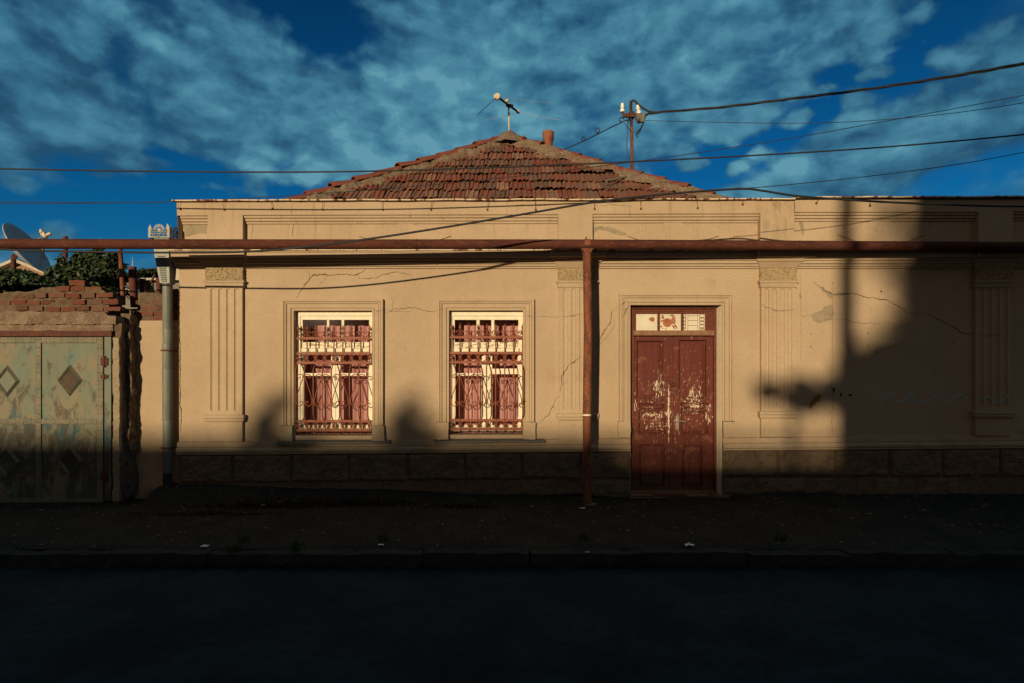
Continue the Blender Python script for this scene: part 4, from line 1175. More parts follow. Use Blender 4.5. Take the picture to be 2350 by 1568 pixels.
# side slope seen edge on: simple courses so that the flanks read as tiles as well
sd_ = MB()
for side, B in ((-1, BL), (1, BR)):
    n = 11
    for i in range(n):
        f0, f1 = i / n, (i + 1.08) / n
        a0 = B + (AP - B) * f0; a1 = B + (AP - B) * min(f1, 1)
        b0 = Vector((a0.x, 7.9 - 0.3 * f0, a0.z)); b1 = Vector((a1.x, 7.9 - .3 * f1, a1.z))
        h0, h1 = Vector((0, 0, .045)), Vector((0, 0, .012))
        sd_.loft([[a0 + h0, b0 + h0, b0 + h0 * .5, a0 + h0 * .5], [a1 + h1, b1 + h1, b1, a1]], True, True)
sd_.build('roof_tile', M['tile'], ROOF)
# hips: mortar bed and half-round tiles
for side, B in ((-1, BL), (1, BR)):
    hv = AP - B; HL = hv.length; hd_ = hv.normalized()
    hm = MB()
    inn = Vector((-side, 0, 0))
    inn = (Vector((AP.x - B.x, 0, 0)).normalized())
    def hf(u, v):
        p = B + hv * u
        wv = (.34 + .26 * nz((u * 9, side, 0), 1.3) + .20 * nz((u * 30, side, 4), 1.5))
        q = p + inn * wv * v - inn * .03
        return q + nrm * ((.055 if side < 0 else .085) + .035 * math.sin(v * PI) + .050 * nz(q, 7, 5) + .03 * nz(q, 20, 1) - .045 * (v ** 3)) + Vector((0, 0, .015 * (1 - v)))
    hm.grid(hf, 130, 14)
    hm.build('hip_mortar', M['hip_mortar'], ROOF)
    hc = MB()
    n = 11
    for i in range(n):
        s0 = HL * (i / n) + .02; Lc = HL / n * 1.12
        if s0 + Lc > HL: Lc = HL - s0
        r0, r1 = (.112, .090) if side < 0 else (.098, .084)
        p0 = B + hd_ * s0 + Vector((0, 0, .062 + random.uniform(-.03, .028))); p1 = B + hd_ * (s0 + Lc) + Vector((0, 0, .050 + random.uniform(-.008, .008)))
        acr = hd_.cross(Vector((0, 0, 1))).normalized(); upp = acr.cross(hd_).normalized()
        if upp.z < 0: upp = -upp
        def half(p, r, th=.0): return [p + acr * r * math.cos(a) + upp * r * .80 * math.sin(a) for a in [PI * k / 10 for k in range(11)]] + [p + acr * (r - .016) * math.cos(a) + upp * (r - .016) * .80 * math.sin(a) for a in [PI * k / 10 for k in range(10, -1, -1)]]
        hc.loft([half(p0, r0 * 1.05), half(p0 + hd_ * .05, r0 * 1.06), half(p0 + hd_ * .055, r0), half(p1, r1)], True, True)
    hc.build('hip_tile', M['ridge'], ROOF, smooth=True, auto=40)
ac = MB()
def af(u, v):
    a = u * 2 * PI; r = .40 * (1 - v) ** .8
    p = AP + Vector((math.cos(a) * r * 1.0, math.sin(a) * r * .9 - .06, .15 - (1 - v) ** 1.2 * .30))
    return p + Vector((nz(p, 9, 2), nz(p, 9, 6), nz(p, 9, 9))) * .035
ac.grid(af, 32, 10)
ac.build('apex_mortar', M['hip_mortar'], ROOF, smooth=True)
fp = MB()
cp_ = P(1258, 350, 2.78)
fp.lathe([(.086, -.3), (.084, .20), (.102, .23), (.108, .36), (.102, .375), (.09, .37), (.086, .26)], Vector((cp_.x, cp_.y, cp_.z)), 20)
fp.build('chimney', M['clay_pot'], ROOF, smooth=True, auto=35)

# ------------------------------------------------------------------ yard wall and gate to the left of the house
GYD = -.20                                     # front of the gate wall
def gp(x, y, Y=GYD): return P(x, y, Y)
RW = .10                                      # front of the set-back plaster strip by the house
gw = thing('yard_wall', (PX(150, GYD), -.2, 0), 'crumbling brick and concrete yard wall over the green metal gate', 'wall')
GX0, GX1 = -10.5, PX(256, GYD)
zg = lambda y, Y=GYD: PZ(y, Y)
b = MB()
b.rough(GX0, PX(268, GYD), GYD - .02, GYD + .34, zg(744), zg(716), .035, .020, 7, 3, top=lambda x, y: zg(717) + .02 * nz((x, y, 1), 3) + (-.05 if x > PX(245, GYD) else 0))
b.rough(GX0, PX(258, GYD), GYD + .01, GYD + .33, zg(759.5), zg(744), .04, .010, 6, 8)
b.build('concrete_beam', M['concrete'], gw)
b = MB(); b.box(GX0, PX(257, GYD), GYD - .012, GYD + .30, zg(772), zg(759.5)); b.build('steel_lintel', M['dark_rust'], gw)
b = MB()
r = random.Random(11)
bz = zg(716); H = .082; row = 0
mort = MB()
def skyline(px):      # broken upper edge of the brickwork, in picture rows
    pts = [(-400, 668), (0, 668), (20, 664), (60, 664), (80, 656), (110, 652), (150, 652), (165, 648), (200, 652), (222, 656), (235, 662), (250, 678), (258, 700)]
    for i in range(len(pts) - 1):
        if pts[i][0] <= px <= pts[i + 1][0]:
            t = (px - pts[i][0]) / (pts[i + 1][0] - pts[i][0]); return pts[i][1] + t * (pts[i + 1][1] - pts[i][1])
    return 668 if px < 0 else 705
while row < 5:
    x = GX0 + (.12 if row % 2 else 0)
    while x < PX(258, GYD):
        L = r.uniform(.17, .235)
        z0 = bz + row * .088 + r.uniform(-.006, .006)
        pxm = 1175 + (x + L / 2) * K / (D + GYD)
        if z0 + .055 < PZ(skyline(pxm), GYD) + .02 and r.random() > (.10 if row > 2 else .01):
            yy = GYD + r.uniform(.0, .035)
            ang = r.uniform(-.03, .03)
            m0 = len(b.v)
            b.rough(x, x + L - .028, yy, yy + .11, z0 + .012, z0 + .012 + r.uniform(.055, .068), .03, .010, 12, row * 7 + x)
            for v in b.v[m0:]: v.z += (v.x - x) * ang * .5
        x += L
    row += 1
b.build('brick', M['brick'], gw)
mort.rough(GX0, PX(246, GYD), GYD + .032, GYD + .30, bz - .02, bz + .44, .03, .018, 8, 4, top=lambda x, y: min(PZ(skyline(1175 + x * K / (D + GYD)), GYD) - .035, bz + .41) + .02 * nz((x, y, 0), 9))
mort.build('mortar', M['mortar'], gw)
pr = MB()
px0, px1 = PX(258, GYD), PX(273, GYD)
def ptop(x, y): return zg(744) + .06 * nz((x, y, 3), 5)
pr.rough(px0 - .0, px1, GYD + .03, RW + .02, -.05, zg(742), .035, .030, 4.5, 14, top=ptop)
pr.rough(px0 + .02, px1 + .05, GYD + .14, RW + .02, .0, zg(700), .04, .05, 5, 33, top=lambda x, y: zg(705) + .12 * nz((x, y, 3), 4))
pr.build('pier', M['mortar'], gw)
pr = MB()
pr.rough(px0 + .002, px0 + .085, GYD + .004, GYD + .05, -.02, zg(775), .03, .014, 6, 51)
pr.build('pier_render', M['bare_plaster'], gw)
sw = MB()
sx0, sx1 = px1 - .05, XL - .003
sw.wall(sx0, sx1, -.05, PZ(736, RW), RW, [])
sw.quad((sx0, RW, PZ(736, RW)), (sx1, RW, PZ(736, RW)), (sx1, .5, PZ(736, RW)), (sx0, .5, PZ(736, RW)))
sw.build('plaster_strip', M['plaster'], gw)
rb = MB(); rm2 = MB()
for row in range(6):
    z0 = PZ(739, RW) + row * .078
    left = sx0 + [.05, .08, .10, .02, .34, .42][row] + .05
    x = left
    while x < sx1 - .04:
        L = min(r.uniform(.18, .25), sx1 - x)
        rb.rough(x, x + L - .022, RW + .004 + r.uniform(-.012, .012), RW + .12, z0 + .008, z0 + .068, .03, .010, 12, row * 3 + x)
        x += L
rm2.rough(sx0 + .1, sx1, RW + .012, RW + .2, PZ(739, RW), PZ(739, RW) + .40, .04, .015, 8, 2)
rb.build('brick', M['brick'], gw); rm2.build('mortar', M['mortar'], gw)
rw = MB(); rw.rough(GX0, XL - .1, .16, .38, -.1, zg(700), .2, .02, 3, 5)
rw.build('wall_core', M['mortar'], gw)

gt = thing('metal_gate', (PX(120, GYD), GYD + .06, 0), 'weathered green sheet-metal gate with raised diamonds under the brick wall', 'gate')
GY_ = GYD + .055
def gate_x(u): return PX(u * .3044, GY_)
def gate_z(v): return PZ(734.4 + v * .3044, GY_)
lf = MB()
xA, xB = gate_x(-330), gate_x(783)
lf.box(xA, xB, GY_, GY_ + .03, gate_z(1385), gate_z(130))
LEAF = lf.build('gate_leaf', M['gate'], gt)
fs = MB()
e = .018
cols = [(-330, -300), (275, 316), (736, 783)]
for a, c in cols: fs.bbox(gate_x(a), gate_x(c), GY_ - e, GY_ - .0005, gate_z(1385), gate_z(130), .003)
for (a, c) in ((-300, 275), (316, 736)):
    for (t_, b_) in ((130, 174), (745, 785), (1345, 1385)): fs.bbox(gate_x(a) + .001, gate_x(c) - .001, GY_ - e + .001, GY_ - .0005, gate_z(b_), gate_z(t_), .003)
fs.build('gate_rail', M['gate_rail'], LEAF)
l2 = MB(); l2.box(gate_x(-1000), gate_x(-334), GY_, GY_ + .03, gate_z(1385), gate_z(130))
L2 = l2.build('gate_leaf', M['gate'], gt)
f2 = MB()
for a, c in ((-1000, -950), (-690, -650), (-375, -336)): f2.bbox(gate_x(a), gate_x(c), GY_ - e, GY_ - .0005, gate_z(1385), gate_z(130), .003)
f2.build('gate_rail', M['gate_rail'], L2)
rv = MB()
for u in (285, 306, 745, 772):
    v = 150
    while v < 1370:
        rv.lathe([(.007, 0), (.006, .004), (.002, .006)], Vector((gate_x(u), GY_ - e + .0005, gate_z(v))), 6, Vector((0, -1, 0))); v += 62
u = -280
while u < 730:
    for v in (141, 168, 752, 778):
        rv.lathe([(.006, 0), (.005, .004), (.002, .006)], Vector((gate_x(u), GY_ - e + .0015, gate_z(v))), 6, Vector((0, -1, 0)))
    u += 58
tag(rv.build('rivet', M['dark_rust'], LEAF), kind='stuff')
for (cu, cv) in ((528, 456), (56, 462), (528, 1062), (56, 1072)):
    d = MB()
    hw, hh, w = 98, 124, 26
    outer = [(cu - hw, cv), (cu, cv + hh), (cu + hw, cv), (cu, cv - hh)]
    inner = [(cu - hw + w * 1.3, cv), (cu, cv + hh - w * 1.6), (cu + hw - w * 1.3, cv), (cu, cv - hh + w * 1.6)]
    for k in range(4):
        q = [outer[k], outer[(k + 1) % 4], inner[(k + 1) % 4], inner[k]]
        m2 = [((outer[j][0] + inner[j][0]) / 2, (outer[j][1] + inner[j][1]) / 2) for j in range(4)]
        A = lambda s, dpt: Vector((gate_x(s[0]), GY_ - dpt, gate_z(s[1])))
        o1, o2, i1, i2 = outer[k], outer[(k + 1) % 4], inner[k], inner[(k + 1) % 4]
        d.loft([[A(o1, .0), A(m2[k], .034), A(i1, .0)], [A(o2, .0), A(m2[(k + 1) % 4], .034), A(i2, .0)]], False, False)
    D_ = d.build('diamond', M['gate_rail'], LEAF)
    p = MB(); p.prism([(gate_x(a), GY_ - .004, gate_z(c)) for a, c in inner], (0, .003, 0))
    p.build('diamond_plate', M['gate_plate'] if cu > 300 else M['gate'], LEAF)
jm = MB(); jm.box(gate_x(797), gate_x(847), GY_ - .025, GY_ + .09, -.02, gate_z(126))
jm.build('gate_post', M['gate'], gt)
for v, h in ((315, 42), (428, 18), (1180, 40)):
    hg = MB(); hg.tube([(gate_x(800), GY_ - .038, gate_z(v + h)), (gate_x(800), GY_ - .038, gate_z(v - h))], .017, 8)
    hg.box(gate_x(770), gate_x(799), GY_ - .030, GY_ - .012, gate_z(v + h * .7), gate_z(v - h * .7)); hg.box(gate_x(803), gate_x(826), GY_ - .04, GY_ - .0255, gate_z(v + h * .7), gate_z(v - h * .7))
    hg.build('hinge', M['dark_rust'], gt)

# ------------------------------------------------------------------ gas pipe along the facade
PA, PB = Vector((-6.55, -.80, PZ(559.5, -.80))), Vector((7.0, -.30, PZ(566, -.30)))
pd = (PB - PA)
pa, pb = PA - pd * .45, PB + pd * .4
post_x = PX(1347, -.525)
mid_y = PA.y + pd.y * (post_x - PA.x) / pd.x
gpz = PA.z + pd.z * (post_x - PA.x) / pd.x + .012
gpipe = thing('gas_pipe', (post_x, mid_y, 0), 'long rusty gas pipe running across the front of the house on one steel post', 'pipe')
m = MB()
n = 40
pts = [pa.lerp(pb, i / n) for i in range(n + 1)]
for p in pts: p.z += .012 * math.exp(-((p.x - post_x) / 3) ** 2)
m.tube(pts, .0615, 20)
m.build('pipe', M['rust'], gpipe, smooth=True, auto=40)
m = MB()
for s in (PX(2095, -.35), -7.6, -1.2):
    t = (s - pa.x) / (pb.x - pa.x); c = pa.lerp(pb, t); c.z += .012 * math.exp(-((s - post_x) / 3) ** 2); dv = pd.normalized()
    m.lathe([(.0612, -.012), (.0645, -.006), (.0655, 0), (.0645, .006), (.0612, .012)], c, 20, dv)
m.build('weld_seam', M['rust'], gpipe, smooth=True)
m = MB()
base = Vector((PX(1348.5, -.525), mid_y - .005, -.02)); topp = Vector((post_x, mid_y, gpz - .06))
m.tube([base, base.lerp(topp, .37) + Vector((-.006, 0, 0)), base.lerp(topp, .68) + Vector((.012, 0, 0)), topp], .0535, 20)
m.build('post', M['rust_post'], gpipe, smooth=True, auto=50)
m = MB(); m.lathe([(.0538, 0), (.0548, .003), (.0548, .018), (.0538, .02)], base.lerp(topp, .352) + Vector((-.006, 0, 0)), 20)
m.build('tape_ring', M['white_wood'], gpipe)
m = MB()
c = Vector((post_x, mid_y, gpz))
arc = [c + Vector((0, -.067 * math.cos(a), .067 * math.sin(a))) for a in [PI * k / 10 - .4 for k in range(0, 14)]]
rings = [[p + Vector((-.035, 0, 0)), p + Vector((.035, 0, 0)), c + (p - c) * .93 + Vector((.035, 0, 0)), c + (p - c) * .93 + Vector((-.035, 0, 0))] for p in arc]
m.loft(rings, True, True)
m.box(c.x - .075, c.x + .075, c.y - .05, c.y + .05, c.z - .078, c.z - .0625)
m.rough(c.x - .05, c.x + .05, c.y - .058, c.y + .058, c.z - .115, c.z - .0785, .02, .008, 20, 2)
m.tube([c + Vector((-.012, -.02, .06)), c + Vector((-.012, -.02, .092))], .010, 6)
m.build('saddle', M['rust_post'], gpipe)
m = MB(); m.rough(base.x - .17, base.x + .24, base.y - .14, base.y + .14, -.06, .035, .05, .018, 7, 3, top=lambda x, y: .03 - .10 * ((x - base.x - .03) ** 2 + (y - base.y) ** 2) / .04)
m.build('footing', M['concrete'], gpipe)

# ------------------------------------------------------------------ rain pipe with its ornamental zinc head
HY = -.025
dp = thing('downpipe', (PX(384.5, HY), HY, .1), 'grey zinc rain pipe with a cut-out star crown at the house corner', 'downpipe')
HF = HY - .10
hx = lambda u, Y=HF: PX(330.5 + u * .1053, Y)
hz_ = lambda v, Y=HF: PZ(495.7 + v * .1053, Y)
m = MB()
cxx = PX(384.5, HY)
segs = [(650, 757), (757, 790), (790, 848), (848, 965), (965, 1086)]
for i, (a, b_) in enumerate(segs):
    r0 = .0605 + (.002 if i % 2 else 0)
    m.lathe([(r0 - .003, PZ(b_, HY)), (r0, PZ(b_, HY) + .004), (r0 + .0025, PZ(a, HY) - .02), (r0 + .005, PZ(a, HY) - .012), (r0 + .005, PZ(a, HY) - .003), (r0, PZ(a, HY))], Vector((cxx + .004 * math.sin(i * 2), HY, 0)), 20)
m.build('pipe', M['zinc'], dp, smooth=True, auto=40)
m = MB()
m.lathe([(.052, PZ(1112, HY)), (.055, PZ(1111, HY)), (.055, PZ(1085.5, HY)), (.05, PZ(1085, HY))], Vector((cxx, HY, 0)), 16)
m.build('pipe_mouth_dark', M['cable'], dp)  # black sleeve stands in for the dark inside the open pipe end
for y in (805, 1028):
    m = MB(); z = PZ(y, HY)
    m.lathe([(.064, z - .012), (.072, z - .010), (.072, z + .010), (.064, z + .012)], Vector((cxx, HY, 0)), 16)
    m.tube([(cxx - .07, HY, z), (cxx - .095, HY, z + .004)], .008, 6); m.tube([(cxx + .05, HY + .04, z), (cxx + .06, RW, z)], .008, 6)
    m.build('pipe_clamp', M['dark_rust'], dp)
# head: square box, then tapering hopper with louvres
x0, x1 = hx(206), hx(532); dep = x1 - x0
yb = HY + dep * .55; yf = HY - dep * .45
m = MB()
top_z, mid_z = hz_(470), hz_(800); bot_z = hz_(1452)
m.loft([[(x0, yf, mid_z), (x1, yf, mid_z), (x1, yb, mid_z), (x0, yb, mid_z)], [(x0, yf, top_z), (x1, yf, top_z), (x1, yb, top_z), (x0, yb, top_z)]], True, False)
bx0, bx1 = cxx - .066, cxx + .066
def ring(t, off=0.0):
    f = 1 - t
    return [(x0 + (bx0 - x0) * t, yf + (HY - .066 - yf) * t, mid_z + (bot_z - mid_z) * t), (x1 + (bx1 - x1) * t, yf + (HY - .066 - yf) * t, mid_z + (bot_z - mid_z) * t), (x1 + (bx1 - x1) * t, yb + (HY + .066 - yb) * t, mid_z + (bot_z - mid_z) * t), (x0 + (bx0 - x0) * t, yb + (HY + .066 - yb) * t, mid_z + (bot_z - mid_z) * t)]
m.loft([ring(1), ring(0)], True, False)
m.lathe([(.066, bot_z - .014), (.074, bot_z - .010), (.074, bot_z + .006), (.066, bot_z + .010)], Vector((cxx, HY, 0)), 16)
m.build('hopper', M['zinc'], dp)
m = MB()
for i in range(15):
    t = .10 + .82 * i / 14
    R0 = [Vector(p) for p in ring(t)]; R1 = [Vector(p) for p in ring(t + .03)]
    a, b_ = R0[0].lerp(R0[1], .22), R0[0].lerp(R0[1], .72); c_, d_ = R1[0].lerp(R1[1], .22), R1[0].lerp(R1[1], .72)
    o = Vector((0, -.006, 0))
    m.loft([[a + o, b_ + o, b_, a], [c_ + o * 2.4, d_ + o * 2.4, d_, c_]], True, True)
m.build('louvre', M['zinc'], dp)
m = MB(); m.box(hx(195), hx(560), yf - .012, yb + .03, hz_(815), hz_(788)); m.build('hopper_rim', M['zinc'], dp)
def crown_plate(m, o, ux_, n_, wdt):
    """pierced plate: corner horns, rayed arch, star and rings; o = lower left corner, ux_ = direction along it"""
    ux_ = Vector(ux_); n_ = Vector(n_) * .006; s = wdt / 465.0
    q = lambda u, v: Vector(o) + ux_ * (u - 110) * s + Vector((0, 0, (480 - v) * s))
    m.prism([q(110, 480), q(575, 480), q(575, 455), q(110, 455)], n_)
    m.prism([q(110, 455.5), q(165, 455.5), q(165, 350), q(190, 300), q(172, 235), q(150, 192), (q(132, 240)), q(112, 262)], n_)
    m.prism([q(575, 455.5), q(520, 455.5), q(520, 350), q(495, 300), q(505, 235), q(522, 172), (q(545, 195)), q(572, 262)], n_)
    m.prism([q(165.5, 396), q(519.5, 396), q(519.5, 384), q(165.5, 384)], n_)
    m.prism([q(165.5, 352), q(519.5, 352), q(519.5, 340), q(165.5, 340)], n_)
    c = (345, 312)
    for (ra, rb) in ((72, 90), (112, 124)):
        k = 24; pa_ = [q(c[0] + rb * math.cos(PI * i / k), c[1] - rb * math.sin(PI * i / k)) for i in range(k + 1)]; pb_ = [q(c[0] + ra * math.cos(PI * i / k), c[1] - ra * math.sin(PI * i / k)) for i in range(k + 1)]
        for i in range(k): m.prism([pa_[i], pa_[i + 1], pb_[i + 1], pb_[i]], n_)
    for i in range(10):
        a = PI * (i + .5) / 10; da = .07
        m.prism([q(c[0] + 89 * math.cos(a - da), c[1] - 89 * math.sin(a - da)), q(c[0] + 113 * math.cos(a - da), c[1] - 113 * math.sin(a - da)), q(c[0] + 113 * math.cos(a + da), c[1] - 113 * math.sin(a + da)), q(c[0] + 89 * math.cos(a + da), c[1] - 89 * math.sin(a + da))], n_)
    st_ = []
    for i in range(10):
        a = PI / 2 + i * PI / 5; rr_ = 62 if i % 2 == 0 else 25
        st_.append(q(342 + rr_ * math.cos(a), 308 - rr_ * math.sin(a)))
    m.prism([p + n_ * .2 for p in st_], n_)
    for (u, v, rr_) in ((205, 330, 30), (487, 328, 32), (232, 425, 26), (462, 415, 26), (340, 438, 28), (405, 355, 36), (280, 372, 34)):
        k = 14
        m.tube([q(u + rr_ * math.cos(2 * PI * i / k), v + rr_ * math.sin(2 * PI * i / k)) + n_ * .5 for i in range(k)], s * 13, 5, closed=True)
cx0, cx1 = hx(110), hx(575); W_ = cx1 - cx0
yfc = yf - .03
m = MB(); crown_plate(m, (cx0, yfc, hz_(480)), (1, 0, 0), (0, 1, 0), W_); m.build('crown_plate', M['zinc'], dp)
m = MB(); crown_plate(m, (cx1 + .002, yfc + .01, hz_(480)), (.10, .995, 0), (-1, 0.0, 0), W_); m.build('crown_plate', M['zinc'], dp)
m = MB()
m.loft([[(x0, yf, top_z - .01), (x1, yf, top_z - .01), (x1, yb, top_z - .01), (x0, yb, top_z - .01)], [(cx0, yfc, hz_(478)), (cx1, yfc, hz_(478)), (cx1, yb + .04, hz_(478)), (cx0, yb + .04, hz_(478))]], True, False)
m.build('hopper_collar', M['zinc'], dp)
m = MB(); m.rough(cxx - .20, cxx + .17, HY - .18, HY + .14, -.02, .15, .05, .03, 6, 12, top=lambda x, y: PZ(1118, HY) - .02); tag(m.build('stone_block', M['stone']), 'rough low stone block under the mouth of the rain pipe', 'stone')

# ------------------------------------------------------------------ on the roof
ay = 2.85
an = thing('antenna', P(1168, 306, ay), 'thin rooftop antenna with a dark slanted boom on the roof peak', 'antenna')
m = MB(); m.tube([P(1168.5, 322, ay), P(1167.5, 236, ay)], .017, 10); m.build('mast', M['galv'], an, smooth=True)
m = MB(); A_, B_ = P(1141, 222, ay - .5), P(1190, 258, ay + .35); m.tube([A_, B_], .019, 8); m.tube([A_.lerp(B_, .52) - Vector((.04, 0, .0)), A_.lerp(B_, .60) + Vector((.04, 0, 0))], .034, 8); m.build('boom', M['cable'], an)
m = MB()
m.lathe([(.02, -.03), (.058, -.028), (.062, .0), (.058, .02), (.02, .022)], A_, 14, Vector((-.3, -1, .15)).normalized())
m.lathe([(.02, -.02), (.036, -.02), (.036, .03), (.01, .032)], A_.lerp(B_, .44) + Vector((0, -.02, .03)), 10, Vector((-.3, -1, .5)).normalized())
m.lathe([(.02, -.03), (.036, -.03), (.038, .02), (.01, .03)], B_ + Vector((-.01, -.02, .01)), 10, Vector((0, 0, 1)))
m.build('boom_end', M['galv'], an)
for a, b_, w in ((A_, P(1094, 266, ay - .9), .0055), (A_, P(1268, 238, ay + .3), .0026), (B_, P(1113, 276, ay - .2), .0032), (B_, P(1286, 276, ay + .6), .0030)):
    m = MB(); m.tube([a, b_], w, 5); m.build('element', M['cable' if w > .005 else 'galv'], an)
my = 1.53
ms = thing('service_mast', P(1452, 408, my), 'rusty steel service mast with two white insulators on the roof hip beyond the chimney', 'mast')
m = MB(); m.tube([P(1452.5, 416, my), P(1450, 330, my), P(1447.5, 232, my)], .026, 10); m.build('pole', M['rust_post'], ms, smooth=True)
m = MB(); m.tube([P(1452.5, 418, my - .01), P(1451.5, 398, my - .01)], .036, 10); m.build('foot_sleeve', M['dark_rust'], ms)
ca, cb = P(1429, 265, my - .03), P(1471, 266, my - .03)
m = MB(); m.box(ca.x, cb.x, ca.y - .02, ca.y + .02, ca.z - .03, ca.z + .028); m.box(P(1443, 0, my).x, P(1454, 0, my).x, ca.y - .05, ca.y + .06, ca.z - .045, ca.z + .045)
m.tube([ca + Vector((.0, 0, .01)), ca + Vector((-.012, 0, .10))], .014, 6); m.tube([cb + Vector((-.05, 0, .01)), cb + Vector((-.04, 0, .08))], .014, 6)
m.build('crossarm', M['dark_rust'], ms)
for q, rot in ((P(1428, 255, my - .03), .0), (P(1466, 259, my - .05), .22)):
    m = MB(); ax = Vector((-rot, -.1, 1)).normalized()
    m.lathe([(.020, -.02), (.038, -.015), (.040, .015), (.026, .03), (.022, .045), (.032, .055), (.034, .075), (.024, .085), (.026, .10), (.022, .118), (.006, .125)], q, 14, ax)
    m.build('insulator', M['porcelain'], ms, smooth=True, auto=50)
m = MB(); q = P(1470, 270, my - .06)
m.rough(q.x - .07, q.x + .06, q.y - .05, q.y + .05, q.z - .07, q.z + .06, .025, .03, 14, 3); m.build('taped_joint', M['rag'], ms)
m = MB()
def wire(m, pts, rad, n=6, k=6):
    f = []
    for i in range(len(pts) - 1):
        p0, p1, p2, p3 = pts[max(i - 1, 0)], pts[i], pts[i + 1], pts[min(i + 2, len(pts) - 1)]
        for j in range(k):
            t = j / k
            f.append(.5 * ((2 * p1) + (p2 - p0) * t + (2 * p0 - 5 * p1 + 4 * p2 - p3) * t * t + (3 * p1 - p0 - 3 * p2 + p3) * t ** 3))
    f.append(pts[-1]); m.tube(f, rad, n)
wire(m, [P(1449, 300, my), P(1448, 262, my - .04), P(1448, 236, my - .03), P(1455, 231, my - .04), P(1465, 240, my - .05), P(1485, 254, my - .06), P(1505, 258.5, my - .08)], .017)
wire(m, [P(1446, 262, my), P(1443, 276, my - .03), P(1440, 290, my - .03), P(1448, 300, my - .05)], .008)
wire(m, [P(1480, 270, my - .06), P(1472, 292, my - .06), P(1462, 305, my - .05), P(1463, 315, my - .05)], .012)
wire(m, [P(1478, 268, my - .06), P(1476, 285, my - .06), P(1465, 308, my - .03)], .008)
wire(m, [P(1447, 254, my - .02), P(1439, 268, my - .03), P(1442, 284, my - .03)], .006)
wire(m, [P(1433, 283, my), P(1440, 300, my + .02), P(1438, 340, my), P(1446, 372, my), P(1446, 400, my)], .0045)
m.build('wire_loop', M['cable'], ms, smooth=True)
m = MB(); wire(m, [P(1390, 416, my - .5), P(1420, 410, my - .3), P(1440, 405, my - .1), P(1455, 403, my - .04)], .016); m.build('tie_rope', M['rag'], ms, smooth=True)

# ------------------------------------------------------------------ cables
def cable(name, pts, rad, label, group=None, extra=(), mat='cable'):
    m = MB(); wire(m, [P(*p) for p in pts], rad, 6, 10)
    for e in extra: wire(m, [P(*p) for p in e], rad * .9, 6, 6)
    o = m.build(name, M[mat], smooth=True)
    return tag(o, label, 'cable', group)
GC = 'overhead cables along the street'
cable('overhead_cable', [(-420, 378, -1.0), (0, 387.5, -1.0), (400, 394, -1.0), (800, 394, -1.0), (1200, 382, -1.0), (1600, 364, -1.0), (2000, 340, -1.0), (2350, 309, -1.0), (2800, 262, -1.0)], .0092, 'straight black overhead cable crossing the lower part of the tile roof', GC)
cable('overhead_cable', [(-420, 458, .45), (0, 463, .45), (250, 465, .45), (420, 462.5, .45), (742, 444, .45), (1100, 414, .45), (1443, 373, .40), (1781, 323, .2), (2100, 266, .0), (2350, 219, -.2), (2700, 150, -.5)], .0050, 'thin sagging wire skimming the parapet corner above the rain pipe and crossing the tiles', GC,
      extra=[[(-420, 466, .45), (0, 467.5, .45), (200, 466.5, .45), (330, 464.5, .45), (420, 463, .45)]])
m = MB()
bund = [(1480, 268, my - .06), (1503, 259, my - .08), (1650, 247, 1.1), (1800, 229, .9), (2000, 204, .2), (2200, 173, -.5), (2350, 146, -1.0), (2700, 75, -2)]
base_pts = [P(*p) for p in bund]
dense = []
for i in range(len(base_pts) - 1):
    p0, p1, p2, p3 = base_pts[max(i - 1, 0)], base_pts[i], base_pts[i + 1], base_pts[min(i + 2, len(base_pts) - 1)]
    for j in range(16):
        t = j / 16; dense.append(.5 * ((2 * p1) + (p2 - p0) * t + (2 * p0 - 5 * p1 + 4 * p2 - p3) * t * t + (3 * p1 - p0 - 3 * p2 + p3) * t ** 3))
for s in range(3):
    m.tube([p + Vector((0, math.cos(i * .30 + s * 2.1 + .5 * math.sin(i * .11)), math.sin(i * .30 + s * 2.1 + .5 * math.sin(i * .11)))) * .0125 for i, p in enumerate(dense)], .0098, 5)
tag(m.build('overhead_cable', M['cable'], smooth=True), 'thick twisted cable bundle leaving the top of the roof mast', 'cable', GC)
cable('overhead_cable', [(1466, 277, my), (1500, 277.5, my), (1700, 282, 1.0), (1900, 282, .6), (2100, 269, .1), (2240, 253, -.2), (2350, 236, -.5), (2700, 180, -1)], .0045, 'thin wire leaving the roof mast almost level below the twisted bundle', GC)
cable('overhead_cable', [(1695, 433.5, -1.28), (1800, 425, -1.28), (2000, 404, -1.25), (2200, 377, -1.2), (2350, 350, -1.2), (2700, 285, -1.2)], .0045, 'hair-thin wire rising from the splice in the slack black cable', GC)
cable('slack_cable', [(-420, 545, -1.200), (0, 572, -1.270), (200, 578, -1.290), (400, 580, -1.300), (560, 578, -1.320), (700, 567, -1.330), (850, 548, -1.340), (1020, 522, -1.350), (1200, 492, -1.360), (1380, 462, -1.360), (1550, 444, -1.350), (1695, 434, -1.330), (1750, 438, -1.320), (1830, 450, -1.300), (1980, 461, -1.270), (2150, 469, -1.250), (2350, 474, -1.250), (2700, 470, -1.250)], .0122, 'slack black cable dipping in front of the parapet and the rusty pipe', GC,
      extra=[[(1688, 433.5, -1.330), (1700, 433, -1.330), (1708, 434.5, -1.330)]])
cable('tie_wire', [(1295, 343, 2.2), (1345, 321, my + .5), (1395, 296, my + .2), (1420, 284, my + .05), (1436, 277, my), (1449, 277, my)], .009, 'short knotted wire between the tile roof and the roof mast', None,
      extra=[[(1370, 306, my + .3), (1366, 298, my + .3), (1372, 294, my + .3), (1376, 301, my + .3), (1370, 306, my + .3)], [(1338, 324, my + .5), (1334, 318, my + .5), (1340, 315, my + .5), (1342, 322, my + .5)], [(1428, 281, my), (1421, 276, my), (1424, 270, my), (1432, 273, my)]])

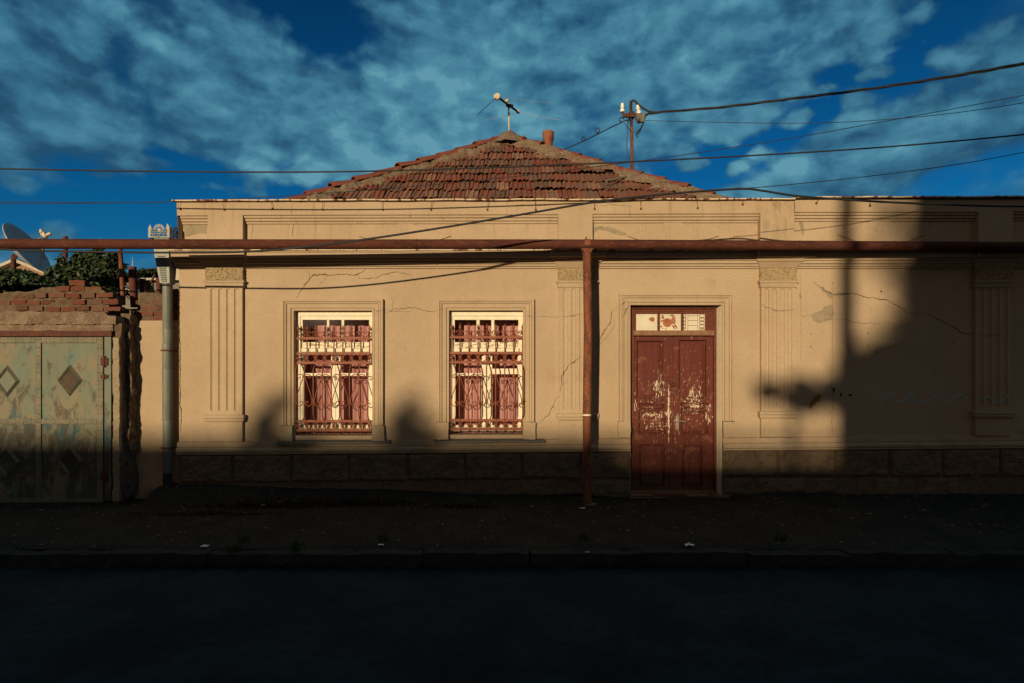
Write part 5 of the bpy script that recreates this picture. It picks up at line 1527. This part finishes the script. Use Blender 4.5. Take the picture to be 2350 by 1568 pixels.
# ------------------------------------------------------------------ yard on the left: posts, dish, vines, roofs beyond
def post(pts, rad, label, mat='dark_rust', n=8):
    m = MB(); m.tube([P(*p) for p in pts], rad, n)
    return tag(m.build('steel_post', M[mat], smooth=True, auto=50), label, 'post', 'old steel posts in the yard')
post([(150, 720, 1.6), (150, 543, 1.6)], .036, 'dark rusty steel post rising out of the leafy vine')
post([(283, 700, .3), (280, 640, .3), (275, 560, .3)], .030, 'leaning pale-topped steel post at the edge of the tall leafy vine', 'rust_post')
post([(309, 705, .35), (305.5, 650, .35), (304, 613, .35)], .052, 'thick rusty stub post in front of the grey shed roof')
post([(325, 690, .5), (327, 640, .5)], .030, 'short dark post between the thick stub and the slanting rod')
post([(326, 688, .9), (338, 664, .9), (356, 630, .9)], .016, 'thin dark rod slanting across the grey shed wall')
post([(364, 690, .2), (366, 664, .2), (364.5, 639, .2)], .040, 'rusty steel post standing close to the zinc rain pipe')
post([(31, 690, 3.9), (31, 586, 3.9)], .045, 'thick steel stand under the satellite dish')

dc = P(54, 574, 3.6)
ds = thing('satellite_dish', (dc.x, dc.y, dc.z - .5), 'large pale satellite dish tilted upward above the brick wall', 'satellite dish')
ax = Vector((.83, .14, .52)).normalized()
m = MB()
R = .53
prof = []
for i in range(11):
    t = i / 10; prof.append((R * t, .19 * t * t - .10))
outer = prof + [(R + .012, .09), (R + .012, .075)] + [(R * t, .19 * t * t - .115) for t in [k / 10 for k in range(10, -1, -1)]]
m.lathe(outer, dc, 40, ax)
m.build('reflector', M['dish'], ds, smooth=True, auto=40)
feed = P(106, 541, 3.7)
m = MB()
side = ax.cross(Vector((0, 0, 1))).normalized(); upv = side.cross(ax).normalized()
for q in (dc - upv * .46, dc + side * .46 - upv * .1, dc - side * .46 - upv * .1): m.tube([q + ax * .06, feed - ax * .04], .011, 6)
m.build('feed_arm', M['galv'], ds)
m = MB()
m.lathe([(.03, -.10), (.034, -.02), (.05, .0), (.05, .045), (.02, .05)], feed, 12, -ax)
m.box(feed.x - .09, feed.x - .02, feed.y - .03, feed.y + .03, feed.z + .0, feed.z + .07); m.lathe([(.02, 0), (.034, .01), (.034, .07), (.02, .08)], feed + Vector((-.08, -.02, .04)), 10, Vector((0, 0, 1)))
m.build('receiver', M['galv'], ds)
m = MB(); m.tube([dc - ax * .11, dc - ax * .2 + Vector((0, 0, -.1)), P(31, 586, 3.9)], .03, 8); m.build('mount', M['dark_rust'], ds)


def plant(name, label, cat, clumps, n, size, mat, stem_pts=None, stem_r=.03, group=None, upright=False, base=None):
    o = thing(name, base, label, cat, group)
    m = MB()
    for (c, rad, w) in clumps:
        for i in range(int(n * w)):
            d = Vector((random.gauss(0, 1), random.gauss(0, 1), random.gauss(0, 1))).normalized()
            rr_ = random.random() ** .45
            if nz((c.x + d.x * rad.x, c.y + d.y * rad.y, c.z + d.z * rad.z), 4.5 / max(.5, rad.length), 3) < -.28: continue
            p = c + Vector((d.x * rad.x, d.y * rad.y, d.z * rad.z)) * rr_
            m.leaf(p, size * random.uniform(.6, 1.25), d * .7 + Vector((random.gauss(0, .6), random.gauss(0, .6) - .2, random.gauss(0, .6) + .25)))
    m.build('crown', M[mat], o)
    s = MB()
    for pts, rr_ in (stem_pts or []): s.tube(pts, rr_, 6)
    if stem_pts: s.build('trunk', M['bark'], o)
    return o


def C_(x, y, Y, rx, ry, rz=None):
    c = P(x, y, Y); s = (D + Y) / K
    return (c, Vector((rx * s, (rz or rx) * s, ry * s)))


def clump(x, y, Y, rx, ry, w, depth=None): a, b_ = C_(x, y, Y, rx, ry, depth); return (a, b_, w)
q0 = P(210, 800, 1.0)
plant('grape_vine', 'tall dark leafy vine bush behind the broken brick wall', 'vine',
      [clump(205, 640, .95, 62, 42, 1.0, 45), clump(250, 635, .8, 34, 52, .7, 40), clump(150, 640, .9, 36, 32, .5, 40), clump(225, 592, .9, 26, 16, .22), clump(200, 600, .9, 34, 24, .3), clump(259, 592, .85, 13, 14, .12), clump(205, 670, .75, 80, 22, .5), clump(140, 604, .9, 9, 22, .06), clump(120, 650, .95, 10, 28, .08), clump(278, 612, .8, 12, 8, .05), clump(232, 574, .9, 10, 5, .03)],
      1900, .048, 'leaf', [([Vector((q0.x, 1.0, -.1)), P(205, 690, .95), P(200, 630, .9)], [.05, .04, .02]), ([P(205, 690, .95), P(250, 640, .85), P(262, 598, .8)], [.03, .02, .008]), ([P(205, 690, .95), P(150, 640, .9), P(141, 590, .9)], [.03, .02, .006]), ([P(262, 660, .7), P(276, 620, .7), P(283, 607, .7)], [.01, .008, .004])], base=Vector((q0.x, 1.0, -.1)))
q1 = P(50, 800, 1.2)
plant('grape_vine', 'low dark leafy bush under the satellite dish', 'vine',
      [clump(30, 645, 1.1, 52, 27, .9, 40), clump(90, 655, 1.1, 30, 24, .5, 35), clump(-40, 650, 1.1, 60, 30, .7), clump(45, 630, 1.2, 24, 12, .15), clump(78, 636, 1.1, 12, 10, .08), clump(110, 668, 1.0, 16, 18, .2)],
      1600, .048, 'leaf', [([Vector((q1.x, 1.2, -.1)), P(45, 690, 1.15), P(35, 640, 1.1)], [.05, .04, .02])], base=Vector((q1.x, 1.2, -.1)))

# roofs beyond the yard
hb = thing('far_house', (P(20, 800, 9).x, 9, -.15), 'brown plaster gable house behind the satellite dish', 'house')
m = MB(); a, b_, c_ = P(-170, 690, 9), P(47, 597, 9), P(190, 655, 9)
g0 = P(-170, 0, 9).x; g1 = P(190, 0, 9).x
m.prism([(g0, 9, -.15), (g1, 9, -.15), (g1, 9, c_.z), (b_.x, 9, b_.z - .05), (g0, 9, a.z)], (0, 6, 0)); m.build('wall', M['far_wall'], hb)
m = MB()
for s, e in ((Vector((b_.x, 8.75, b_.z)), Vector((g0 - .3, 8.75, a.z - .12))), (Vector((b_.x, 8.75, b_.z)), Vector((g1 + .3, 8.75, c_.z - .10)))):
    m.prism([s, e, e - Vector((0, 0, .09)), s - Vector((0, 0, .09))], (0, 6.6, 0))
m.build('roof', M['pale_sheet'], hb)
m = MB()
for k in range(2): m.box(P(75 + 40 * k, 0, 8.97).x, P(88 + 40 * k, 0, 8.97).x, 8.96, 9.02, 1.4, 2.4)
m.build('window', M['interior'], hb)
sh = thing('shed', (P(345, 800, 6).x, 7, -.15), 'low grey shed with a pale sheet roof edge behind the stub posts', 'shed')
m = MB(); m.box(P(272, 0, 6).x, P(470, 0, 6).x, 6.0, 9, -.15, PZ(641, 6)); m.build('wall', M['grey_wall'], sh)
m = MB(); s0, s1 = P(266, 638, 5.8), P(480, 638, 5.8); m.loft([[(s0.x, 5.8, s0.z - .05), (s1.x, 5.8, s1.z - .05), (s1.x, 5.8, s1.z), (s0.x, 5.8, s0.z)], [(s0.x, 9.2, s0.z + .25), (s1.x, 9.2, s1.z + .25), (s1.x, 9.2, s1.z + .3), (s0.x, 9.2, s0.z + .3)]], True, True); m.build('roof', M['pale_sheet'], sh)
m = MB(); m.prism([P(262, 650, 4.5), P(312, 672, 4.5), P(345, 684, 4.5), P(345, 692, 4.5), P(262, 664, 4.5)], (0, .8, 0)); tag(m.build('roof_sheet', M['pale_sheet']), 'pale loose roof sheet sloping in front of the grey shed', 'sheet')
wh = thing('far_house', (P(430, 800, 30).x, 30, -.15), 'pale distant house in the gap between the rain pipe and the house corner', 'house')
m = MB(); m.box(P(388, 0, 30).x, P(460, 0, 30).x, 30, 36, -.15, PZ(614, 30)); m.build('wall', M['pale_sheet'], wh)
m = MB(); m.box(P(386, 0, 30).x, P(462, 0, 30).x, 29.8, 36.2, PZ(614, 30), PZ(612, 30)); m.build('roof', M['roof_metal'], wh)

# hill with far trees, lattice mast
HD = 150
m = MB()
m.grid(lambda u, v: (-260 + 330 * u, 90 + 130 * v, -.3 + (27.6 * math.exp(-((-260 + 330 * u + 94) / 62) ** 2) + 1.5 * nz((u * 8, v * 4, 0), 1)) * math.sin(min(1, v * 1.2) * PI / 2)), 60, 24)
tag(m.build('hills', M['hill'], smooth=True), kind='structure')
ti = 0
for (x, y, rx, ry, lb) in ((296, 633, 11, 4.5, 'smallest and lowest dark tree of the far hilltop row'), (318, 630, 14, 8, 'round dark hilltop tree between the smallest and the broadest'), (338, 627, 18, 10, 'tall broad dark tree in the middle of the hilltop row'), (360, 627, 16, 10, 'reddish dark hilltop tree next to the rain pipe hopper')):
    Y = 118 + ti * 3; ti += 1
    g_ = P(x, 652, Y)
    plant('far_tree', lb, 'tree', [clump(x, y, Y, rx, ry, 1.0), clump(x - rx * .4, y - ry * .4, Y, rx * .5, ry * .6, .4), clump(x + rx * .45, y - ry * .2, Y, rx * .5, ry * .6, .4)], 420, .42, 'far_leaf', [([g_, P(x, y, Y)], [.35, .2])], group='trees on the far hill', base=g_)
lt = MB(); Y = 110
for sx in (-1, 1): lt.tube([P(304 + sx * 1.5, 640, Y), P(304 + sx * .4, 598, Y)], .06, 4)
for k in range(9):
    y = 636 - k * 4; w = 1.5 - k * .11
    lt.tube([P(304 - w, y, Y), P(304 + w, y - 4, Y)], .04, 4); lt.tube([P(304 + w, y, Y), P(304 - w, y - 4, Y)], .04, 4)
lt.tube([P(304, 600, Y), P(304, 590, Y)], .05, 4)
lt.box(P(302, 0, Y).x, P(306.5, 0, Y).x, Y - .3, Y, P(0, 622, Y).z, P(0, 616, Y).z)
tag(lt.build('lattice_mast', M['pale_sheet']), 'thin distant lattice radio mast above the thick rusty stub post', 'mast')

# ------------------------------------------------------------------ dead leaves, weeds and litter on the pavement
def heap(x, y, w, dpt, n, label):
    m = MB(); c = ground_pt(x, y)
    for i in range(n):
        a = random.gauss(0, .42); b_ = random.gauss(0, .40)
        X_, Y_ = c.x + a * w, min(-.1, c.y + b_ * dpt)
        if y > 1280: Y_ = KY - .02 - abs(b_) * dpt
        m.leaf((X_, Y_, (pave_z(X_, Y_) if Y_ > KY else ROAD_Z + .01) + random.uniform(.0, .035) * max(0, 1 - abs(a))), random.uniform(.012, .028), Vector((random.gauss(0, .5), random.gauss(0, .5), 1)))
    return tag(m.build('leaf_litter', M['dead_leaf']), label, 'dead leaves', kind='stuff')
def ground_pt(x, y):
    z = 0.0
    for _ in range(4):
        d = (E - z) * K / (y - 878); Y_ = d - D; X_ = (x - 1175) * d / K
        z = pave_z(X_, Y_) if Y_ > KY + .14 else (-.02 if Y_ > KY else ROAD_Z)
    return Vector((X_, Y_, z))
heap(610, 1136, 1.0, .25, 700, 'dead leaves heaped against the plinth under the window nearer the rain pipe')
heap(800, 1157, 1.35, .22, 900, 'longest dark heap of dead leaves lying out on the pavement')
heap(1070, 1164, .4, .12, 200, 'small scatter of dead leaves between the windows and the post')
heap(460, 1182, .9, .14, 260, 'thin line of dead leaves on the pavement near the rain pipe')
heap(560, 1290, 2.6, .10, 420, 'dead leaves blown along the gutter nearer the rain pipe')
heap(1500, 1292, 2.8, .09, 420, 'dead leaves blown along the gutter in front of the door')
heap(1330, 1136, .5, .12, 260, 'dead leaves round the foot of the steel post')


def weed(x, y, h, label, n=26):
    c = ground_pt(x, y); m = MB()
    for i in range(n):
        a = random.uniform(0, 2 * PI); l = h * random.uniform(.5, 1); o = Vector((math.cos(a), math.sin(a) * .6, 0)) * random.uniform(.2, .75) * l
        p0 = c + Vector((random.uniform(-.05, .05), random.uniform(-.03, .03), -.01))
        w = Vector((.006, .002, 0))
        m.add([p0 - w, p0 + w, p0 + o * .5 + Vector((0, 0, l * .75)) + w * .6, p0 + o + Vector((0, 0, l)), p0 + o * .5 + Vector((0, 0, l * .75)) - w * .6], [(0, 1, 2, 3, 4)])
    return tag(m.build('weed_tuft', M['leaf']), label, 'weed', 'weeds along the kerb')
weed(535, 1269, .12, 'weed tuft at the kerb in line with the pilaster by the rain pipe')
weed(685, 1268, .16, 'tallest weed tuft at the kerb')
weed(560, 1275, .10, 'small weed tuft at the kerb close beside the tuft by the pilaster')
weed(880, 1272, .10, 'weed tuft at the kerb in line with the wall between the windows')
weed(1340, 1270, .09, 'weed tuft at the kerb in line with the steel post')
weed(1790, 1274, .10, 'weed tuft at the kerb in line with the pilaster past the door')
weed(1372, 1130, .14, 'dark weed tuft at the wall between the post and the door', 34)
weed(1290, 1133, .12, 'dark weed tuft at the wall on the window side of the post', 34)


def litter(x, y, s, label):
    c = ground_pt(x, y); m = MB()
    m.grid(lambda u, v: c + Vector(((u - .5) * s, (v - .5) * s * .8, .012 + .3 * s * abs(nz((u * 3, v * 3, x), 1.3)))), 5, 4)
    return tag(m.build('paper_scrap', M['paper']), label, 'litter', 'scraps of litter')
litter(604, 1135, .055, 'crumpled white scrap on the leaves by the plinth')
litter(874, 1286, .05, 'white scrap in the gutter in line with the window nearer the rain pipe')
litter(470, 1290, .07, 'pale scrap in the gutter in line with the rain pipe side pilaster')
litter(1348, 1297, .035, 'bright scrap in the gutter in line with the post')
litter(1582, 1263, .09, 'flat pale scrap on the pavement edge below the door')
litter(1570, 1293, .05, 'pale scrap in the gutter in line with the door')
litter(1690, 1293, .05, 'pale scrap in the gutter just past the door')
litter(1336, 1169, .07, 'pale scrap beside the post footing')
litter(1222, 1164, .03, 'tiny pale scrap on the pavement between windows and post')
r = random.Random(5)
pebm = MB()
for i in range(600):
    x = r.uniform(-7.5, 7.5); y = -r.random() * 2.4 - .1
    s = r.uniform(.004, .014); c = Vector((x, y, pave_z(x, y) + s * .3))
    pebm.rough(c.x - s, c.x + s, c.y - s, c.y + s, c.z - s * .6, c.z + s * .6, s * 2.1, s * .7, 40, i)
tag(pebm.build('gravel', M['stone']), 'loose gravel scattered over the dark pavement', 'gravel', kind='stuff')

# ------------------------------------------------------------------ the far side of the street (behind the camera); it shades the pavement
def opp(x, z, t):
    """where something stands that casts its shadow on the facade at (x, z)"""
    return Vector((x - LX * t, -t, z - LZ * t))
oh = thing('house', (-24, -54, 0), 'long low house across the street whose roof edge shades the plinth', 'house')
t0 = 50.0
m = MB(); r_ = MB()
xm, xr = opp(PX(1400), 0, t0).x, opp(PX(1990), 0, t0).x
for (xa, xb, yy) in ((-55, xm, 1022), (xm + .002, xr, 1048)):
    zr = opp(0, PZ(yy), t0).z
    m.box(xa, xb, -t0 - 7, -t0 - .3, -.15, zr - .12); r_.box(xa, xb, -t0 - 7.2, -t0, zr - .1195, zr)
m.build('wall', M['far_wall'], oh); r_.build('roof', M['roof_metal'], oh)
for k in range(6):
    for j in (1.0, 4.6):
        m = MB(); m.box(-46 + k * 4.4, -44.6 + k * 4.4, -t0 - .32, -t0 - .2, j, j + 1.5); m.build('window', M['interior'], oh)
m = MB(); za, zb_ = opp(0, PZ(1012), t0).z, opp(0, PZ(1029), t0).z
m.box(-55, xr - .2, -t0 - .16, -t0 - .04, za - .075, za + .075)  # unseen rail, added to cast a band of shade on the facade
for k in range(9): m.box(-50 + k * 4.2, -49.94 + k * 4.2, -t0 - .13, -t0 - .07, za - 1.0, za - .0755)
m.build('shade_rail', M['rust_post'], oh)
oh = thing('house', (-8, -54, 0), 'tall house across the street shading the end of the facade past the door', 'house')
x1 = opp(PX(1928), 0, t0).x; x2 = opp(PX(2082), 0, t0).x; z1 = opp(0, PZ(790), t0).z; z2 = opp(0, PZ(738), t0).z
zt_ = opp(0, PZ(300), t0).z
m = MB(); m.prism([(x1, -t0, -.15), (x2, -t0, -.15), (x2, -t0, z2), (x1 + .35, -t0, z1 + .12), (x1, -t0, z1 - .25)], (0, -6, 0)); m.box(x2 + .001, x2 + 14, -t0 - 7, -t0 + .05, -.15, zt_); m.build('wall', M['far_wall'], oh)
m = MB(); m.box(x2 + .002, x2 + 14.2, -t0 - 7.2, -t0 + .08, zt_ + .001, zt_ + .25); m.build('roof', M['roof_metal'], oh)
for k in range(3):
    for j in (1.0, 4.6, 8.2):
        m = MB(); m.box(x2 + 1.5 + k * 4, x2 + 2.8 + k * 4, -t0 + .03, -t0 + .09, j, j + 1.5); m.build('window', M['interior'], oh)
tp = 27.0
q = opp(PX(1938), 0, tp)
up_ = thing('utility_pole', (q.x, q.y, -.15), 'round wooden utility pole across the street', 'pole')
m = MB(); m.tube([(q.x, q.y, -.15), (q.x + .05, q.y, 10.6)], [.14, .10], 12); m.build('pole', M['bark'], up_)
m = MB(); m.box(q.x - .7, q.x + .7, q.y - .05, q.y + .05, 10.0, 10.1); m.build('crossarm', M['bark'], up_)
SP = 1 / 168
def street_tree(label, lobes, tt=46.0, n=260):
    """crown lobes given where their shadow falls on the facade"""
    r = random.Random(len(label)); cl = []
    for x, y, rx, ry, w in lobes:
        for k in range(7):
            a = r.uniform(0, 2 * PI); f = r.uniform(.25, 1.0); s = r.uniform(.28, .55)
            cl.append((opp(PX(x + rx * f * math.cos(a)), PZ(y + ry * f * math.sin(a)), tt + r.uniform(-.5, .5)), Vector((rx * SP * s, rx * SP * s, ry * SP * s)), w * .5))
        cl.append((opp(PX(x), PZ(y), tt), Vector((rx * SP * .6, rx * SP * .6, ry * SP * .6)), w))
    cx, cz = opp(PX(lobes[0][0]), PZ(lobes[0][1]), tt).x, opp(0, PZ(lobes[0][1]), tt).z
    b0 = Vector((cx, -tt, -.15))
    return plant('street_tree', label, 'tree', cl, n, .075, 'leaf', [([b0, Vector((cx, -tt, cz - .4)), Vector((cx, -tt, cz))], [.10, .06, .02])], group='trees across the street', base=b0)
street_tree('taller of the two street trees across the street from the windows', [(642, 1015, 60, 52, .9), (622, 945, 34, 36, .35), (662, 930, 22, 24, .16), (595, 985, 26, 30, .2), (700, 995, 30, 26, .2), (640, 908, 16, 14, .07)])
street_tree('smaller of the two street trees across the street from the windows', [(930, 1015, 60, 46, .7), (938, 950, 36, 34, .28), (893, 972, 24, 26, .14), (985, 988, 30, 28, .2), (946, 914, 16, 12, .06)])
street_tree('broad low tree across the street beside the pole', [(1818, 905, 46, 28, .4), (1880, 905, 66, 38, .6), (1940, 880, 44, 70, .6), (1770, 897, 40, 22, .22), (1742, 888, 20, 14, .07), (1850, 938, 46, 20, .25)], 34.0)
street_tree('tall slim tree across the street against the tall house', [(2095, 700, 36, 60, .5), (2085, 600, 34, 70, .5), (2110, 520, 30, 60, .4), (2070, 740, 40, 30, .4), (2120, 440, 26, 60, .3), (2025, 610, 34, 90, .16), (2035, 490, 34, 60, .12)], 47.0)  # tree added to blur the tall house shadow and dim the sunlit gap
